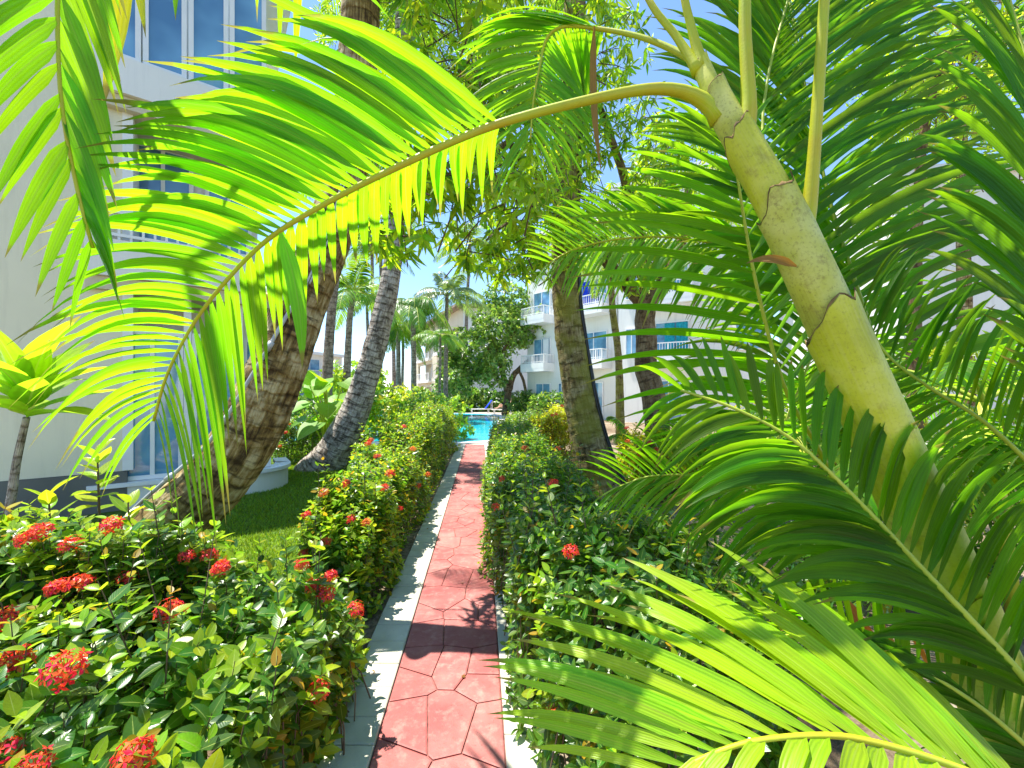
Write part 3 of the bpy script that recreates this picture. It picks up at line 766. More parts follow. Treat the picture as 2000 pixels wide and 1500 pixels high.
# great arching frond
frond(fp, [(1408, 232, 1.10), (1385, 205, 1.1), (1330, 178, 1.09), (1250, 176, 1.07), (1100, 207, 1.04), (950, 250, 1.01), (800, 315, .99), (640, 395, .98), (520, 470, .98), (430, 562, .99), (370, 645, 1.0), (325, 735, 1.03), (300, 822, 1.06)],
    [(.36, -420, -350, -.22), (.46, -465, -330, -.25), (.57, -470, -250, -.27), (.68, -430, -165, -.27), (.79, -390, -75, -.25), (.87, -320, -10, -.2), (.94, -215, 60, -.12), (1, -100, 120, -.05)],
    [(.36, -10, 85, .32), (.46, 0, 95, .3), (.59, 8, 120, .26), (.70, 15, 165, .2), (.79, 40, 230, .12), (.87, 65, 255, .06), (.94, 75, 210, 0), (1, 35, 150, 0)],
    62, .025, .0035, .0155, .345, .24, .055, (0.1, -.25), single=True, seed=11, fold=.35, seg=10, jit=.14, wild=.03, nB=44, sagt=.35)
# upper small arch
frond(fp, [(1378, 140, 1.13), (1330, 105, 1.18), (1250, 72, 1.24), (1160, 55, 1.3), (1100, 52, 1.33), (1068, 75, 1.35), (1055, 125, 1.36), (1042, 195, 1.36), (1036, 270, 1.35)],
    [(.4, -250, -60, .1), (.6, -190, -10, 0), (.75, -150, 60, 0), (.88, -130, 80, 0), (1, -60, 110, 0)],
    [(.4, -60, 150, .2), (.6, 60, 130, .1), (.75, 130, 90, 0), (.88, 120, 90, 0), (1, 40, 120, 0)], 42, .017, .003, .0095, .42, .2, .06, seed=12, seg=7)
# petioles rising out of the frame with their fronds overhead
frond(fp, [(1444, 290, 1.09), (1462, 215, 1.07), (1455, 60, 1.06), (1450, -120, 1.05), (1400, -420, 1.1), (1300, -640, 1.3), (1200, -700, 1.6)],
    [(.4, -260, -80, .1), (1, -100, -50, .3)], [(.4, 260, -60, .1), (1, 150, -40, .3)], 26, .026, .005, .02, .5, .15, .05, seed=13, seg=5)
frond(fp, [(1556, 480, 1.07), (1580, 405, 1.05), (1597, 200, 1.02), (1610, 0, 1.0), (1625, -200, 1.0), (1720, -500, 1.0), (1900, -640, 1.1)],
    [(.5, -200, -160, .1), (1, -20, -150, .2)], [(.5, 300, -60, .1), (1, 200, 60, .2)], 26, .0255, .005, .02, .48, .15, .05, seed=14, seg=5)
frond(fp, [(1372, 135, 1.12), (1352, 60, 1.12), (1330, -40, 1.12), (1290, -300, 1.15), (1200, -520, 1.3)],
    [(.5, -250, -60, .1), (1, -100, -100, .3)], [(.5, 220, -80, .1), (1, 150, -40, .3)], 7, .018, .004, .018, .5, .15, .05, seed=15, seg=5)
frond(fp, [(1365, 140, 1.12), (1320, 70, 1.14), (1262, -10, 1.16), (1180, -200, 1.25), (1060, -380, 1.5)],
    [(.5, -200, -80, .1), (1, -150, 40, .1)], [(.5, 200, -80, .1), (1, 100, 60, .3)], 7, .016, .004, .018, .5, .15, .05, seed=16, seg=5)
# frond behind the stem: pale short left leaflets and dark ones fanning up to the right
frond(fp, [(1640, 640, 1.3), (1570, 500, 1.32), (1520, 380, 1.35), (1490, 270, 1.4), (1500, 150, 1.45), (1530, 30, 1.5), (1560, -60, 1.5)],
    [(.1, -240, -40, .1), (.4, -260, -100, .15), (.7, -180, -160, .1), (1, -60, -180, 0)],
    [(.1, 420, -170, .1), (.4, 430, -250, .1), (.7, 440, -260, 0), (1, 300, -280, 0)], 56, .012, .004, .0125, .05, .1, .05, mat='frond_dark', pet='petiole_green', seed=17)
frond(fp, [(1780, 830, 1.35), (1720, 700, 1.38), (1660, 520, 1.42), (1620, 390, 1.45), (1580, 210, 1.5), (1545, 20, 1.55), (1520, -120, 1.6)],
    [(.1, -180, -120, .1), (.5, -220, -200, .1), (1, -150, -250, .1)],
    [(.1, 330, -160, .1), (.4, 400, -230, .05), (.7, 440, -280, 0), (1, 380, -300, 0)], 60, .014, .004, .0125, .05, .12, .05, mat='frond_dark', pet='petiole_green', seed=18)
# mid frond with hanging leaflets in front of the forked tree
frond(fp, [(1600, 620, 1.55), (1500, 520, 1.6), (1400, 478, 1.6), (1300, 463, 1.6), (1200, 468, 1.6), (1120, 488, 1.6), (1070, 515, 1.62)],
    [(.1, -170, -150, 0), (.5, -140, -120, 0), (.8, -120, -90, 0), (1, -60, -20, 0)],
    [(.1, -140, 120, 0), (.5, -90, 130, 0), (.8, -60, 110, 0), (1, -40, 50, 0)], 58, .01, .003, .0095, .06, .1, .06, seed=19, seg=7)
# widely spaced leaflets pointing left, thin yellow rachis
frond(fp, [(1640, 960, 1.25), (1595, 870, 1.25), (1530, 750, 1.25), (1475, 545, 1.27), (1440, 345, 1.3), (1425, 240, 1.33)],
    [(.05, -330, 60, 0), (.3, -390, 0, 0), (.6, -370, -60, 0), (.85, -230, -110, 0), (1, -80, -120, 0)],
    [(.05, 150, -150, .2), (.5, 170, -190, .2), (1, 60, -120, .1)], 22, .011, .004, .0165, .05, .05, .04, seed=20, fold=.5, twist=(.9, -.3), wild=.04)
# lower right frond
frond(fp, [(2060, 1400, .92), (1990, 1312, .93), (1900, 1215, .95), (1800, 1110, .97), (1700, 1003, .99), (1560, 868, 1.02), (1440, 800, 1.06), (1330, 762, 1.1)],
    [(.1, -330, -90, .05), (.3, -360, -70, .03), (.5, -360, -25, 0), (.7, -270, 60, 0), (.9, -150, 110, 0), (1, -100, 60, 0)],
    [(.1, 180, -280, 0), (.3, 150, -290, 0), (.5, 90, -240, 0), (.7, 10, -190, .05), (.9, -60, -150, .05), (1, -110, -60, 0)],
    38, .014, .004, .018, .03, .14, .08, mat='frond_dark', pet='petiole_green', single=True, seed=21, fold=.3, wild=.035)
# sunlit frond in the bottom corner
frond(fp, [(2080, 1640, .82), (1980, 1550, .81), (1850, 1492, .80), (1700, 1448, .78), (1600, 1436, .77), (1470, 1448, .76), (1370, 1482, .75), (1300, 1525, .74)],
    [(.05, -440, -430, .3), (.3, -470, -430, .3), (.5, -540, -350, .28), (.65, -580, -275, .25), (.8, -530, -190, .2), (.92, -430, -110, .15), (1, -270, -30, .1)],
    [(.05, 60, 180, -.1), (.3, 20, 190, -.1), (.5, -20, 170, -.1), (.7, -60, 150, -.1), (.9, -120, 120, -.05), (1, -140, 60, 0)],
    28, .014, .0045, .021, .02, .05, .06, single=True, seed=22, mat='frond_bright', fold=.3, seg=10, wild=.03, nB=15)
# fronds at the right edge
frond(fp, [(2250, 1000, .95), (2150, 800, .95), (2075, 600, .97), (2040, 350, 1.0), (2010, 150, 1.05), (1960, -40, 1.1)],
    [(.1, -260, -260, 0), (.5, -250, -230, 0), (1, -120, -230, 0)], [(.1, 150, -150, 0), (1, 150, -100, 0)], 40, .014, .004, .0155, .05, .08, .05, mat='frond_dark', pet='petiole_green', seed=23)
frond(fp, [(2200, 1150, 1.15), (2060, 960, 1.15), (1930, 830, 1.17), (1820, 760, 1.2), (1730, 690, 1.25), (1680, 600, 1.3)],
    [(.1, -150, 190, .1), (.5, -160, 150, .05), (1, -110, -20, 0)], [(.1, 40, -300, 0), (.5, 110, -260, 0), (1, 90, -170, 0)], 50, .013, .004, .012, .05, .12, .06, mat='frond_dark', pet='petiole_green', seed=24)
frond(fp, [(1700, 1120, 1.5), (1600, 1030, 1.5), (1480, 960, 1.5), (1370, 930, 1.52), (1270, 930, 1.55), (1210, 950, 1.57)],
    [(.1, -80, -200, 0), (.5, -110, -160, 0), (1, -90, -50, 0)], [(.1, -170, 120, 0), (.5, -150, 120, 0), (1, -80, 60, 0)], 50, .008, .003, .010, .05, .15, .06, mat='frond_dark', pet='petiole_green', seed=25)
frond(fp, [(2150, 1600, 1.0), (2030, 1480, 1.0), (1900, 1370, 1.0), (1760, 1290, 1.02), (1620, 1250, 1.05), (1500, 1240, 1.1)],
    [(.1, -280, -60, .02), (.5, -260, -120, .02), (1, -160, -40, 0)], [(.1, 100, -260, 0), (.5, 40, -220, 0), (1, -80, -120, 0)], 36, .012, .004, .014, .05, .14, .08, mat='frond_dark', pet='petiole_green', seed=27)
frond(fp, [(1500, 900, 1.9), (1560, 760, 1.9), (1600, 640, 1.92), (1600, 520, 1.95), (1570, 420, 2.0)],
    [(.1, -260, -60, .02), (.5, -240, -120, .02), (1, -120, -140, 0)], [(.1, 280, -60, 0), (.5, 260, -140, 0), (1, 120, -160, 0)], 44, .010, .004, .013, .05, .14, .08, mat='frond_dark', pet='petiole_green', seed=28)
# dry hanging pieces of the same palm
def blade(parent, px0, chord, d, dd, width, mat, name='leaflet', sag=0, bulge=(0, 0, 0), twist=0, fold=.2):
    p = np.array(at(*px0, d)); q = np.array(at(px0[0]+chord[0], px0[1]+chord[1], d+dd))
    V, F, U = leaflet_mesh(p, q-p, np.array(bulge), sag, width, np.array([0.15, -1, .2]), twist, 12, fold, .6)
    b_ = MB(); b_.add(V, F, U); return b_.build(name, M[mat], parent, True)
o = blade(fp, (548, 455), (42, 265), .97, .03, .018, 'frond', bulge=(.05, 0, 0), twist=.2); o['label'] = 'long broad leaflet hanging in front of the leaning trunk'
o = blade(fp, (1161, 50), (14, 290), 1.29, 0, .011, 'dead', bulge=(-.03, 0, 0)); o['label'] = 'brown dead leaflet hanging straight down'
o = blade(fp, (1556, 520), (-100, -5), 1.0, .05, .010, 'dead', bulge=(0, 0, .14), twist=.5); o['label'] = 'curled dry brown sheath scrap'
for i, (x, y, dx, dy) in enumerate(((1640, 1160, 120, 180), (1700, 1180, 100, 200), (1600, 1170, 90, 150), (1760, 1200, 90, 180), (1560, 1170, 60, 110), (1730, 1240, 40, 170), (1670, 1230, 120, 130))):
    blade(fp, (x, y), (dx, dy), 1.35, .05, .022, 'dead', 'dry_leaflet', twist=.4*i)

# hanging frond at the top left, its palm stands just outside the frame
tp = empty('overhanging_palm', (-1.75, .75, -.03), 'bright frond hanging into the top left corner from a palm outside the picture', 'palm tree')
b = MB(); P = resample(crom([(-1.75, .75, -.03), (-1.7, .78, 1.2), (-1.5, .85, 2.6), (-1.35, .92, 3.4)], 8), 60)
b.tube([Vector(p) for p in P], [.085*(1+.04*math.exp(-(((i*.21) % 1-.5)/.1)**2))-.0006*i for i in range(60)], 16); b.build('trunk', M['stem'], tp, True)
frond(tp, [(-175, -1370, .92), (-60, -1250, .93), (20, -1000, .88), (100, -480, .74), (118, -150, .69), (112, 0, .68), (114, 120, .68), (122, 220, .68), (138, 310, .69), (158, 400, .70), (182, 485, .72)],
    [(.55, -330, -40, -.2), (.7, -330, 40, -.2), (.78, -300, 100, -.2), (.85, -220, 170, -.17), (.92, -130, 200, -.1), (1, -40, 150, -.03)],
    [(.55, 160, 260, .12), (.7, 140, 330, .12), (.8, 120, 330, .1), (.9, 110, 260, .06), (1, 60, 140, 0)], 30, .018, .003, .019, .5, .1, .07, (.1, -.15), single=True, seed=31, seg=10, fold=.25, wild=.02)
def over(parent, pts, n, ll, lw, seed):
    rg_ = random.Random(seed); P = resample(crom(pts, 8), 40); mb = MB(); mb.tube([V_ for V_ in map(Vector, P)], [.014-.00025*i for i in range(40)], 8); fr = mb.build('frond', M['petiole'], parent, True); ls = MB()
    for sd in (-1, 1):
        for k in range(n):
            x = (.25+.74*(k+.5)/n)*39; j = min(int(x), 38); p = P[j]; T = unit(P[j+1]-P[j]); sv = unit(np.cross(T, [0, 0, 1.]))*sd
            ch = unit(T*.7+sv*.8+np.array([0, 0, -.05]))*ll*rg_.uniform(.8, 1.1)
            ls.add(*leaflet_mesh(p, ch, np.array([0, 0, .06]), .15, lw, np.array([0, 0, 1.]), rg_.gauss(0, .2), 6, .3, .3))
    ls.build('leaflets', M['frond'], fr, True, 'stuff')
over(tp, [(-1.35, .92, 3.4), (-1.3, 1.1, 3.75), (-1.15, 1.5, 3.85), (-.95, 2.0, 3.6)], 8, .5, .02, 6)  # unseen frond above the frame, added to cast shadow stripes below
o = blade(tp, (232, -160), (-32, 375), .86, 0, .024, 'frond_yellow', bulge=(.04, 0, 0), twist=.25); o['label'] = 'broad yellow leaflet hanging point down'
o = blade(tp, (250, -140), (35, 215), .9, 0, .016, 'frond_yellow', bulge=(.02, 0, 0), twist=-.2); o['label'] = 'narrow yellow leaflet'
blade(tp, (345, -160), (-2, 200), .95, 0, .012, 'frond', twist=.2)

# ================================================================== TRUNKS
def trunk(name, pts, radii, mat, parent, ringstep=.11, amp=.05, nseg=36, rows=None, seed=0, cap=True):
    C = crom(pts, 10); A = np.array([list(p) for p in C]); L = np.sum(np.linalg.norm(np.diff(A, axis=0), axis=1))
    rows = rows or int(max(30, L/.018)); P = resample(C, rows); t = np.linspace(0, 1, rows); q0 = [0.0]
    for a_, b2_ in zip(pts, pts[1:]): q0.append(q0[-1]+(Vector(b2_)-Vector(a_)).length)
    r = np.interp(t*q0[-1], q0 if len(radii) == len(q0) else np.linspace(0, q0[-1], len(radii)), radii)
    T = unit(np.gradient(P, axis=0)); ref = np.array([0.05, 1.0, 0.1]); a = unit(np.cross(T, ref)); b_ = np.cross(T, a)
    g_ = np.arange(nseg)*2*math.pi/nseg; s = t*L
    ring = np.zeros((rows, nseg)); gg = np.meshgrid(s, g_, indexing='ij')
    wob = vnoise(np.stack([np.cos(gg[1])*1.2+7, np.sin(gg[1])*1.2+seed, gg[0]*3], -1), seed)*.35+vnoise(np.stack([np.cos(gg[1])*5, np.sin(gg[1])*5+seed, gg[0]*5], -1), seed+4)*.16
    ph = (gg[0]/ringstep+wob+.3*vnoise(np.stack([gg[0]*2.3, gg[0]*0, gg[0]*0+seed], -1))) % 1.0
    prof = np.where(ph < .07, ph/.07, 1-.4*(ph-.07)/.93)*np.clip(.55+.9*vnoise(np.stack([np.cos(gg[1])*1.6, np.sin(gg[1])*1.6+3, gg[0]*2.2+seed], -1), seed+5), .1, 1)            # a ledge at every leaf scar
    fib = vnoise(np.stack([np.cos(gg[1])*9, np.sin(gg[1])*9, gg[0]*6], -1), seed+1); big = vnoise(np.stack([np.cos(gg[1])*2, np.sin(gg[1])*2, gg[0]*3.5], -1), seed+2)
    chip = vnoise(np.stack([np.cos(gg[1])*6, np.sin(gg[1])*6, gg[0]*26], -1), seed+8)
    rr = r[:, None]*(1+amp*(prof-.5)+.028*fib+.04*big+.022*chip)
    V = P[:, None]+a[:, None]*(np.cos(g_)[None, :, None]*rr[..., None])+b_[:, None]*(np.sin(g_)[None, :, None]*rr[..., None])
    i, k = np.meshgrid(np.arange(rows-1), np.arange(nseg), indexing='ij'); k2 = (k+1) % nseg
    F = np.stack([i*nseg+k, i*nseg+k2, (i+1)*nseg+k2, (i+1)*nseg+k], -1).reshape(-1, 4)
    UV = np.stack([gg[1]/6.283, gg[0]], -1).reshape(-1, 2)
    return link(name, npmesh(name, V.reshape(-1, 3), F, [M[mat]], None, UV), parent), P, r
def crown_fronds(parent, top, n, L, mat, seed, pet='petiole_green', nleaf=26, lw=.022, up=0.9, droop=.9, seg=4, az0=0, azspan=6.283, lean=None):
    rg = random.Random(seed); top = Vector(top)
    for i in range(n):
        az = az0+azspan*i/n+rg.uniform(-.25, .25); el = up*rg.uniform(.1, 1.25)-.15; l = L*rg.uniform(.8, 1.12)
        h = Vector((math.cos(az), math.sin(az), 0)); P = []
        for k in range(9):
            s = k/8; P.append(top+h*(l*s*math.cos(el)*(1-.18*s*s))+Vector((0, 0, l*(s*math.sin(el)-droop*.55*s*s))))
        P = resample(P, 24); mb = MB(); mb.tube([Vector(p) for p in P], [.022*L/2.5*(1-.8*k/23)+.003 for k in range(24)], 5, False); 
        fr = mb.build('frond', M[pet], parent, True); ls = MB(); sidev = np.array(h.cross(Vector((0, 0, 1))))
        for sd in (-1, 1):
            for k in range(nleaf):
                t = .16+.84*(k+.5)/nleaf; x = t*23; j = min(int(x), 22); p = P[j]+(P[j+1]-P[j])*(x-j); T = unit(P[j+1]-P[j])
                ll = L*.24*math.sin(math.pi*(.22+.72*t))*rg.uniform(.85, 1.1)
                ch = unit(T*.6+sidev*sd*.85+np.array([0, 0, -.25-.35*t*rg.random()]))*ll
                V, F, U = leaflet_mesh(p, ch, np.array([0, 0, .05]), .3*rg.uniform(.5, 1.6), lw*L/2.5, unit(np.cross(T, ch)*sd+np.array([0, 0, .01])), rg.gauss(.2*sd, .25), seg, .35, rg.uniform(-.4, .4))
                ls.add(V, F, U)
        ls.build('leaflets', M[mat], fr, True, 'stuff')

# leaning coconut palm on the left
cp = empty('coconut_palm', (0, 0, 0), 'leaning brown coconut trunk rising from the left hedge behind the big frond', 'palm tree')
lp = [at(130, 1225, 2.85), at(215, 1140, 2.85), at(318, 1045, 2.85), at(462, 885, 2.86), at(535, 735, 2.88), at(590, 590, 2.92), at(645, 455, 2.95), at(678, 320, 2.97), at(697, 160, 3.0), at(705, 0, 3.0), at(712, -400, 3.1), Vector((-1.6, 4.0, 8.8))]
cp.location = lp[0]
_, TP, TR = trunk('trunk', lp, [.30, .27, .225, .20, .19, .17, .15, .14, .135, .13, .125, .12], 'bark', cp, .15, .055, 64, seed=4)
crown_fronds(cp, lp[-1], 13, 1.8, 'frond_far', 4, nleaf=22)
# conduit and strap running up that trunk
def along(P, Rr, i0, i1, ang, off, n=40):
    out = []
    for q in np.linspace(i0, i1, n):
        x = q*(len(P)-1); j = min(int(x), len(P)-2); p = P[j]+(P[j+1]-P[j])*(x-j); T = unit(P[j+1]-P[j]); a = unit(np.cross(T, [0.05, 1, .1])); b_ = np.cross(T, a)
        g_ = ang(q) if callable(ang) else ang; r = np.interp(x, np.arange(len(Rr)), Rr)+off
        out.append(Vector(p+a*(math.cos(g_)*r)+b_*(math.sin(g_)*r)))
    return out
best = None
for sg in (0, math.pi):
    e = along(TP, TR, .2, .21, sg, 0, 2)[0]
    if best is None or e.x < best[1]: best = (sg, e.x)
gl = best[0]                                             # angle of the left side of the trunk
front = 1 if along(TP, TR, .2, .21, gl+1.2, 0, 2)[0].y < along(TP, TR, .2, .21, gl-1.2, 0, 2)[0].y else -1
px_t = [proj(p)[1] for p in TP]; fr_of = lambda py: float(np.argmin(np.abs(np.array(px_t)-py)))/(len(TP)-1)
b = MB(); f0, f1, f2 = fr_of(1060), fr_of(880), fr_of(560)
def ca(q):
    if q < f1: return gl+front*(.15+.95*(q-f0)/(f1-f0))
    return gl+front*(1.1+.9*min(1, (q-f1)/(f2-f1)))
pts = along(TP, TR, f0, f2, ca, .022, 60); b.tube(pts, .0125, 8)
for k in (14, 30, 45): b.tube([pts[k]+(pts[k+1]-pts[k])*s_ for s_ in (-.4, .6, 1.4)], .019, 8)
o = b.build('conduit', M['grey_pipe'], None, True); tag(o, 'grey electrical conduit pipe running up the leaning left trunk', 'conduit')
b = MB(); pts = along(TP, TR, f2, fr_of(330), lambda q: gl+front*2.0, .008, 40); b.tube(pts, .008, 6); b.tube([p+Vector((.02, 0, 0)) for p in pts], .006, 6)
tag(b.build('cable', M['grey_pipe'], None, True), 'thin grey cables strapped to the upper part of the left trunk', 'cable')
# globe flood lamps on the trunk
def lathe(prof, c, axis, n=20):
    ax = Vector(axis).normalized(); a = ax.cross(Vector((0.2, .9, .3))).normalized(); b_ = ax.cross(a); m = MB(); V = []
    for (r, h) in prof:
        for k in range(n):
            g_ = 2*math.pi*k/n; V.append(Vector(c)+ax*h+a*(r*math.cos(g_))+b_*(r*math.sin(g_)))
    F = [(i*n+k, i*n+(k+1) % n, (i+1)*n+(k+1) % n, (i+1)*n+k) for i in range(len(prof)-1) for k in range(n)]
    m.add(V, F+[tuple(range(n-1, -1, -1)), tuple(range((len(prof)-1)*n, len(prof)*n))]); return m
def lamp(px, py, d, ax, label, s=1.0):
    c = at(px, py, d); r = empty('flood_lamp', c, label, 'lamp', 'lamps on the left trunk')
    pr = [(.005, -.085), (.045, -.075), (.072, -.045), (.08, -.005), (.074, .035)]
    lathe([(a*s, h*s) for a, h in pr], c, ax).build('bowl', M['plastic_white'], r, True)
    lathe([(.0765*s, .036*s), (.082*s, .04*s), (.082*s, .055*s), (.07*s, .06*s), (.002, .064*s)], c, ax).build('rim', M['orange_glass'], r, True)
    m = MB(); m.tube([c-Vector(ax).normalized()*.08*s, c-Vector(ax).normalized()*.11*s+Vector((.03, .02, .03)), c+Vector((.12, .06, .02))*s], .012*s, 8); m.build('bracket', M['white_metal'], r, True)
lamp(541, 575, 2.78, (-.35, -.25, -.9), 'white bowl flood lamp with orange rim clamped low on the left trunk')
lamp(607, 462, 2.80, (-.25, -.45, -.85), 'white flood lamp higher on the left trunk, half behind the frond', .85)

# second leaning coconut trunk beyond the lawn
c2 = empty('coconut_palm', at(625, 912, 8.9), 'slender grey coconut trunk leaning right, rooted at the lawn edge', 'palm tree')
l2 = [at(612, 935, 8.8), at(650, 888, 8.8), at(690, 810, 8.8), at(718, 730, 8.8), at(742, 640, 8.8), at(760, 560, 8.8), at(770, 480, 8.9), at(776, 380, 9), at(782, 200, 9), at(790, -50, 9)]
trunk('trunk', l2, [.46, .38, .30, .255, .225, .205, .19, .18, .17, .16], 'bark_grey', c2, .17, .06, 32, seed=9)
crown_fronds(c2, l2[-1], 14, 3.0, 'frond_far', 9, nleaf=24)
# mossy trunk in the middle with black cables
c3 = empty('coconut_palm', at(1165, 985, 5.9), 'mossy upright palm trunk with black cables right of the path', 'palm tree')
l3 = [at(1190, 990, 5.9), at(1168, 930, 5.9), at(1148, 850, 5.9), at(1130, 760, 5.9), at(1115, 660, 5.9), at(1106, 570, 5.9), at(1104, 440, 5.95), at(1112, 280, 6), at(1120, 100, 6), at(1128, -200, 6)]
_, P3, R3 = trunk('trunk', l3, [.40, .31, .255, .23, .215, .20, .19, .175, .165, .15], 'bark_moss', c3, .42, .035, 36, seed=12)
crown_fronds(c3, l3[-1], 11, 2.6, 'frond_far', 12, nleaf=24)
e0 = along(P3, R3, .2, .21, 0, 0, 2)[0].x; rt = 0 if e0 > along(P3, R3, .2, .21, math.pi, 0, 2)[0].x else math.pi
fs = 1 if along(P3, R3, .2, .21, rt+1, 0, 2)[0].y < along(P3, R3, .2, .21, rt-1, 0, 2)[0].y else -1
b = MB()
for k, (an, rd) in enumerate(((.42, .016), (.62, .012), (.3, .012))):
    b.tube(along(P3, R3, .02, .72, lambda q: rt+fs*(an+.05*math.sin(q*40+k)), .012, 60), rd, 6)
tag(b.build('cable', M['cable'], None, True), 'bundle of black cables running up the mossy trunk', 'cable')
# far palms
def far_palm(base, tops, r, L, n, label, seed, mat='frond_far', bk='bark_far', **kw):
    e = empty('coconut_palm', base, label, 'palm tree', 'tall palms behind the garden')
    trunk('trunk', [base]+tops, [r*1.05, r*.75, r*.7, r*.6], bk, e, .2, .06, 14, rows=80, seed=seed)
    crown_fronds(e, tops[-1], n+5, L*1.1, mat, seed, nleaf=32, lw=.022, seg=3, **kw)
def gp(px, d): return Vector(((px-1000)/FPX*d, d, -.03))
far_palm(gp(632, 14), [at(645, 640, 14), at(662, 470, 14), at(670, 330, 14)], .2, 2.6, 11, 'dark trunked palm just right of the big leaning trunk', 41)
far_palm(gp(672, 17), [at(682, 640, 17), at(686, 600, 17), at(690, 570, 17)], .17, 2.6, 13, 'palm with feathery yellow green crown between the two leaning trunks', 42, up=1.1)
far_palm(gp(728, 30), [at(728, 650, 30), at(727, 520, 30), at(726, 470, 30)], .17, 3.4, 12, 'very tall thin palm against the sky, left one of the pair', 43)
far_palm(gp(742, 30), [at(744, 650, 30), at(744, 500, 30), at(743, 440, 30)], .17, 3.4, 12, 'very tall thin palm against the sky, right one of the pair', 44)
far_palm(gp(722, 27), [at(720, 700, 27), at(718, 640, 27), at(716, 585, 27)], .14, 2.8, 11, 'shorter thin palm below the pair of tall palms', 45)
far_palm(gp(808, 24), [at(808, 720, 24), at(807, 640, 24), at(806, 600, 24)], .2, 2.8, 20, 'bushy palm with hanging skirt right of the grey leaning trunk', 46, droop=1.5)
far_palm(gp(778, 26), [at(778, 730, 26), at(778, 680, 26), at(778, 640, 26)], .2, 2.4, 16, 'short bushy palm touching the grey leaning trunk', 47, droop=1.5)
far_palm(gp(870, 27), [at(871, 690, 27), at(872, 630, 27), at(873, 575, 27)], .18, 3.3, 15, 'silvery palm in front of the poolside hotel', 48, mat='frond_blue', up=1.15)
far_palm(gp(858, 22), [at(859, 740, 22), at(860, 690, 22), at(860, 655, 22)], .09, 1.7, 12, 'small young palm before the poolside hotel', 49, up=.7)
far_palm(gp(786, 29), [at(786, 740, 29), at(787, 700, 29), at(787, 650, 29)], .14, 2.4, 12, 'thin palm trunk between the bushy palms', 50)
far_palm(gp(1890, 11), [at(1884, 600, 11), at(1880, 430, 11), at(1874, 150, 11)], .2, 3.0, 13, 'dark palm trunk at the right edge beside the white tower', 51, bk='bark')
far_palm(gp(1212, 13), [at(1208, 700, 13), at(1196, 600, 13), at(1190, 480, 13)], .15, 2.3, 10, 'thin mottled trunk left of the forked tree', 52, bk='bark_moss')
far_palm(gp(770, 40), [at(768, 600, 40), at(766, 450, 40), at(765, 380, 40)], .2, 4.2, 13, 'distant tall palm topping the sky gap', 53)
far_palm(gp(905, 38), [at(912, 600, 38), at(916, 520, 38), at(918, 470, 38)], .2, 4.0, 13, 'distant palm above the poolside hotel roof', 54)

# ================================================================== HEDGES
def rand_dirs(rg, n): return unit(rg.normal(size=(n, 3)))
def shoots(rg, base, D, ln, nodes, leaf, spread=.95, youngp=.5, goldp=.06):
    """opposite leaf pairs up each shoot -> O, X, N, S, mi, tip flag"""
    n = len(base); D = unit(D); ref = rand_dirs(rg, n); A = unit(np.cross(D, ref)); Bv = np.cross(D, A)
    Os, Xs, Ns, Ss, Ms, Tp = [], [], [], [], [], []
    young = rg.random(n) < youngp; gold = rg.random(n) < goldp
    for k in range(nodes):
        f = (k+.4)/nodes; p = base+D*(ln*f)[:, None]
        r = A if k % 2 == 0 else Bv
        for sg in (-1, 1):
            up = (.15+.75*f**2)[None] if np.ndim(f) else .15+.75*f**2
            X = unit(r*sg*spread+D*up+rg.normal(0, .22, (n, 3))); N = unit(D*1.0-r*sg*up*.7+rg.normal(0, .22, (n, 3)))
            s = leaf*rg.uniform(.7, 1.15, n)*(1 if k < nodes-1 else .72)
            Os.append(p); Xs.append(X); Ns.append(N); Ss.append(s); Tp.append(np.full(n, k >= nodes-2))
            m = np.zeros(n, int)
            if k == nodes-1: m[young] = 1; m[gold] = 2
            elif k == nodes-2: m[young & (rg.random(n) < .6)] = 1
            m[rg.random(n) < .012] = 2
            Ms.append(m)
    c = np.concatenate
    return c(Os), c(Xs), c(Ns), c(Ss), c(Ms), c(Tp)
def flower_mesh(name, mat, seed, nf=26, R_=.038, pl_=.0135):
    rg = random.Random(seed); b_ = MB()
    for i in range(nf):
        z = 1-1.05*(i+.5)/nf; a = i*2.39996; rr = math.sqrt(max(0, 1-z*z)); d = Vector((rr*math.cos(a), rr*math.sin(a), max(z, -.1)*.8+.15)).normalized()
        d = (d+Vector((rg.gauss(0, .12), rg.gauss(0, .12), rg.gauss(0, .1)))).normalized(); r = R_*rg.uniform(.8, 1.15)
        c = d*r; u = d.cross(Vector((.3, .2, .9))).normalized(); v = d.cross(u); ro = rg.uniform(0, 1.57)
        b_.tube([d*r*.15, c], [.0009, .0012], 3, False)
        for k in range(4):
            g_ = ro+k*math.pi/2; q = u*math.cos(g_)+v*math.sin(g_); s_ = d.cross(q); l = pl_*rg.uniform(.85, 1.15); cup = rg.uniform(-.2, .35)
            b_.add([c, c+q*l*.5+s_*l*.27+d*l*.06, c+q*l+d*l*cup, c+q*l*.5-s_*l*.27+d*l*.06], [(0, 1, 2, 3)])
    me = bpy.data.meshes.new(name); me.from_pydata(b_.v, [], b_.f); me.materials.append(M[mat]); me.update(); return me
FL = [flower_mesh('flower_cluster', 'petal', k) for k in range(3)]+[flower_mesh('flower_cluster', 'petal_orange', 7)]
BIG = [flower_mesh('flower_cluster', m_, 20+k, 24, .042, .018) for k, m_ in enumerate(('petal', 'petal'))]
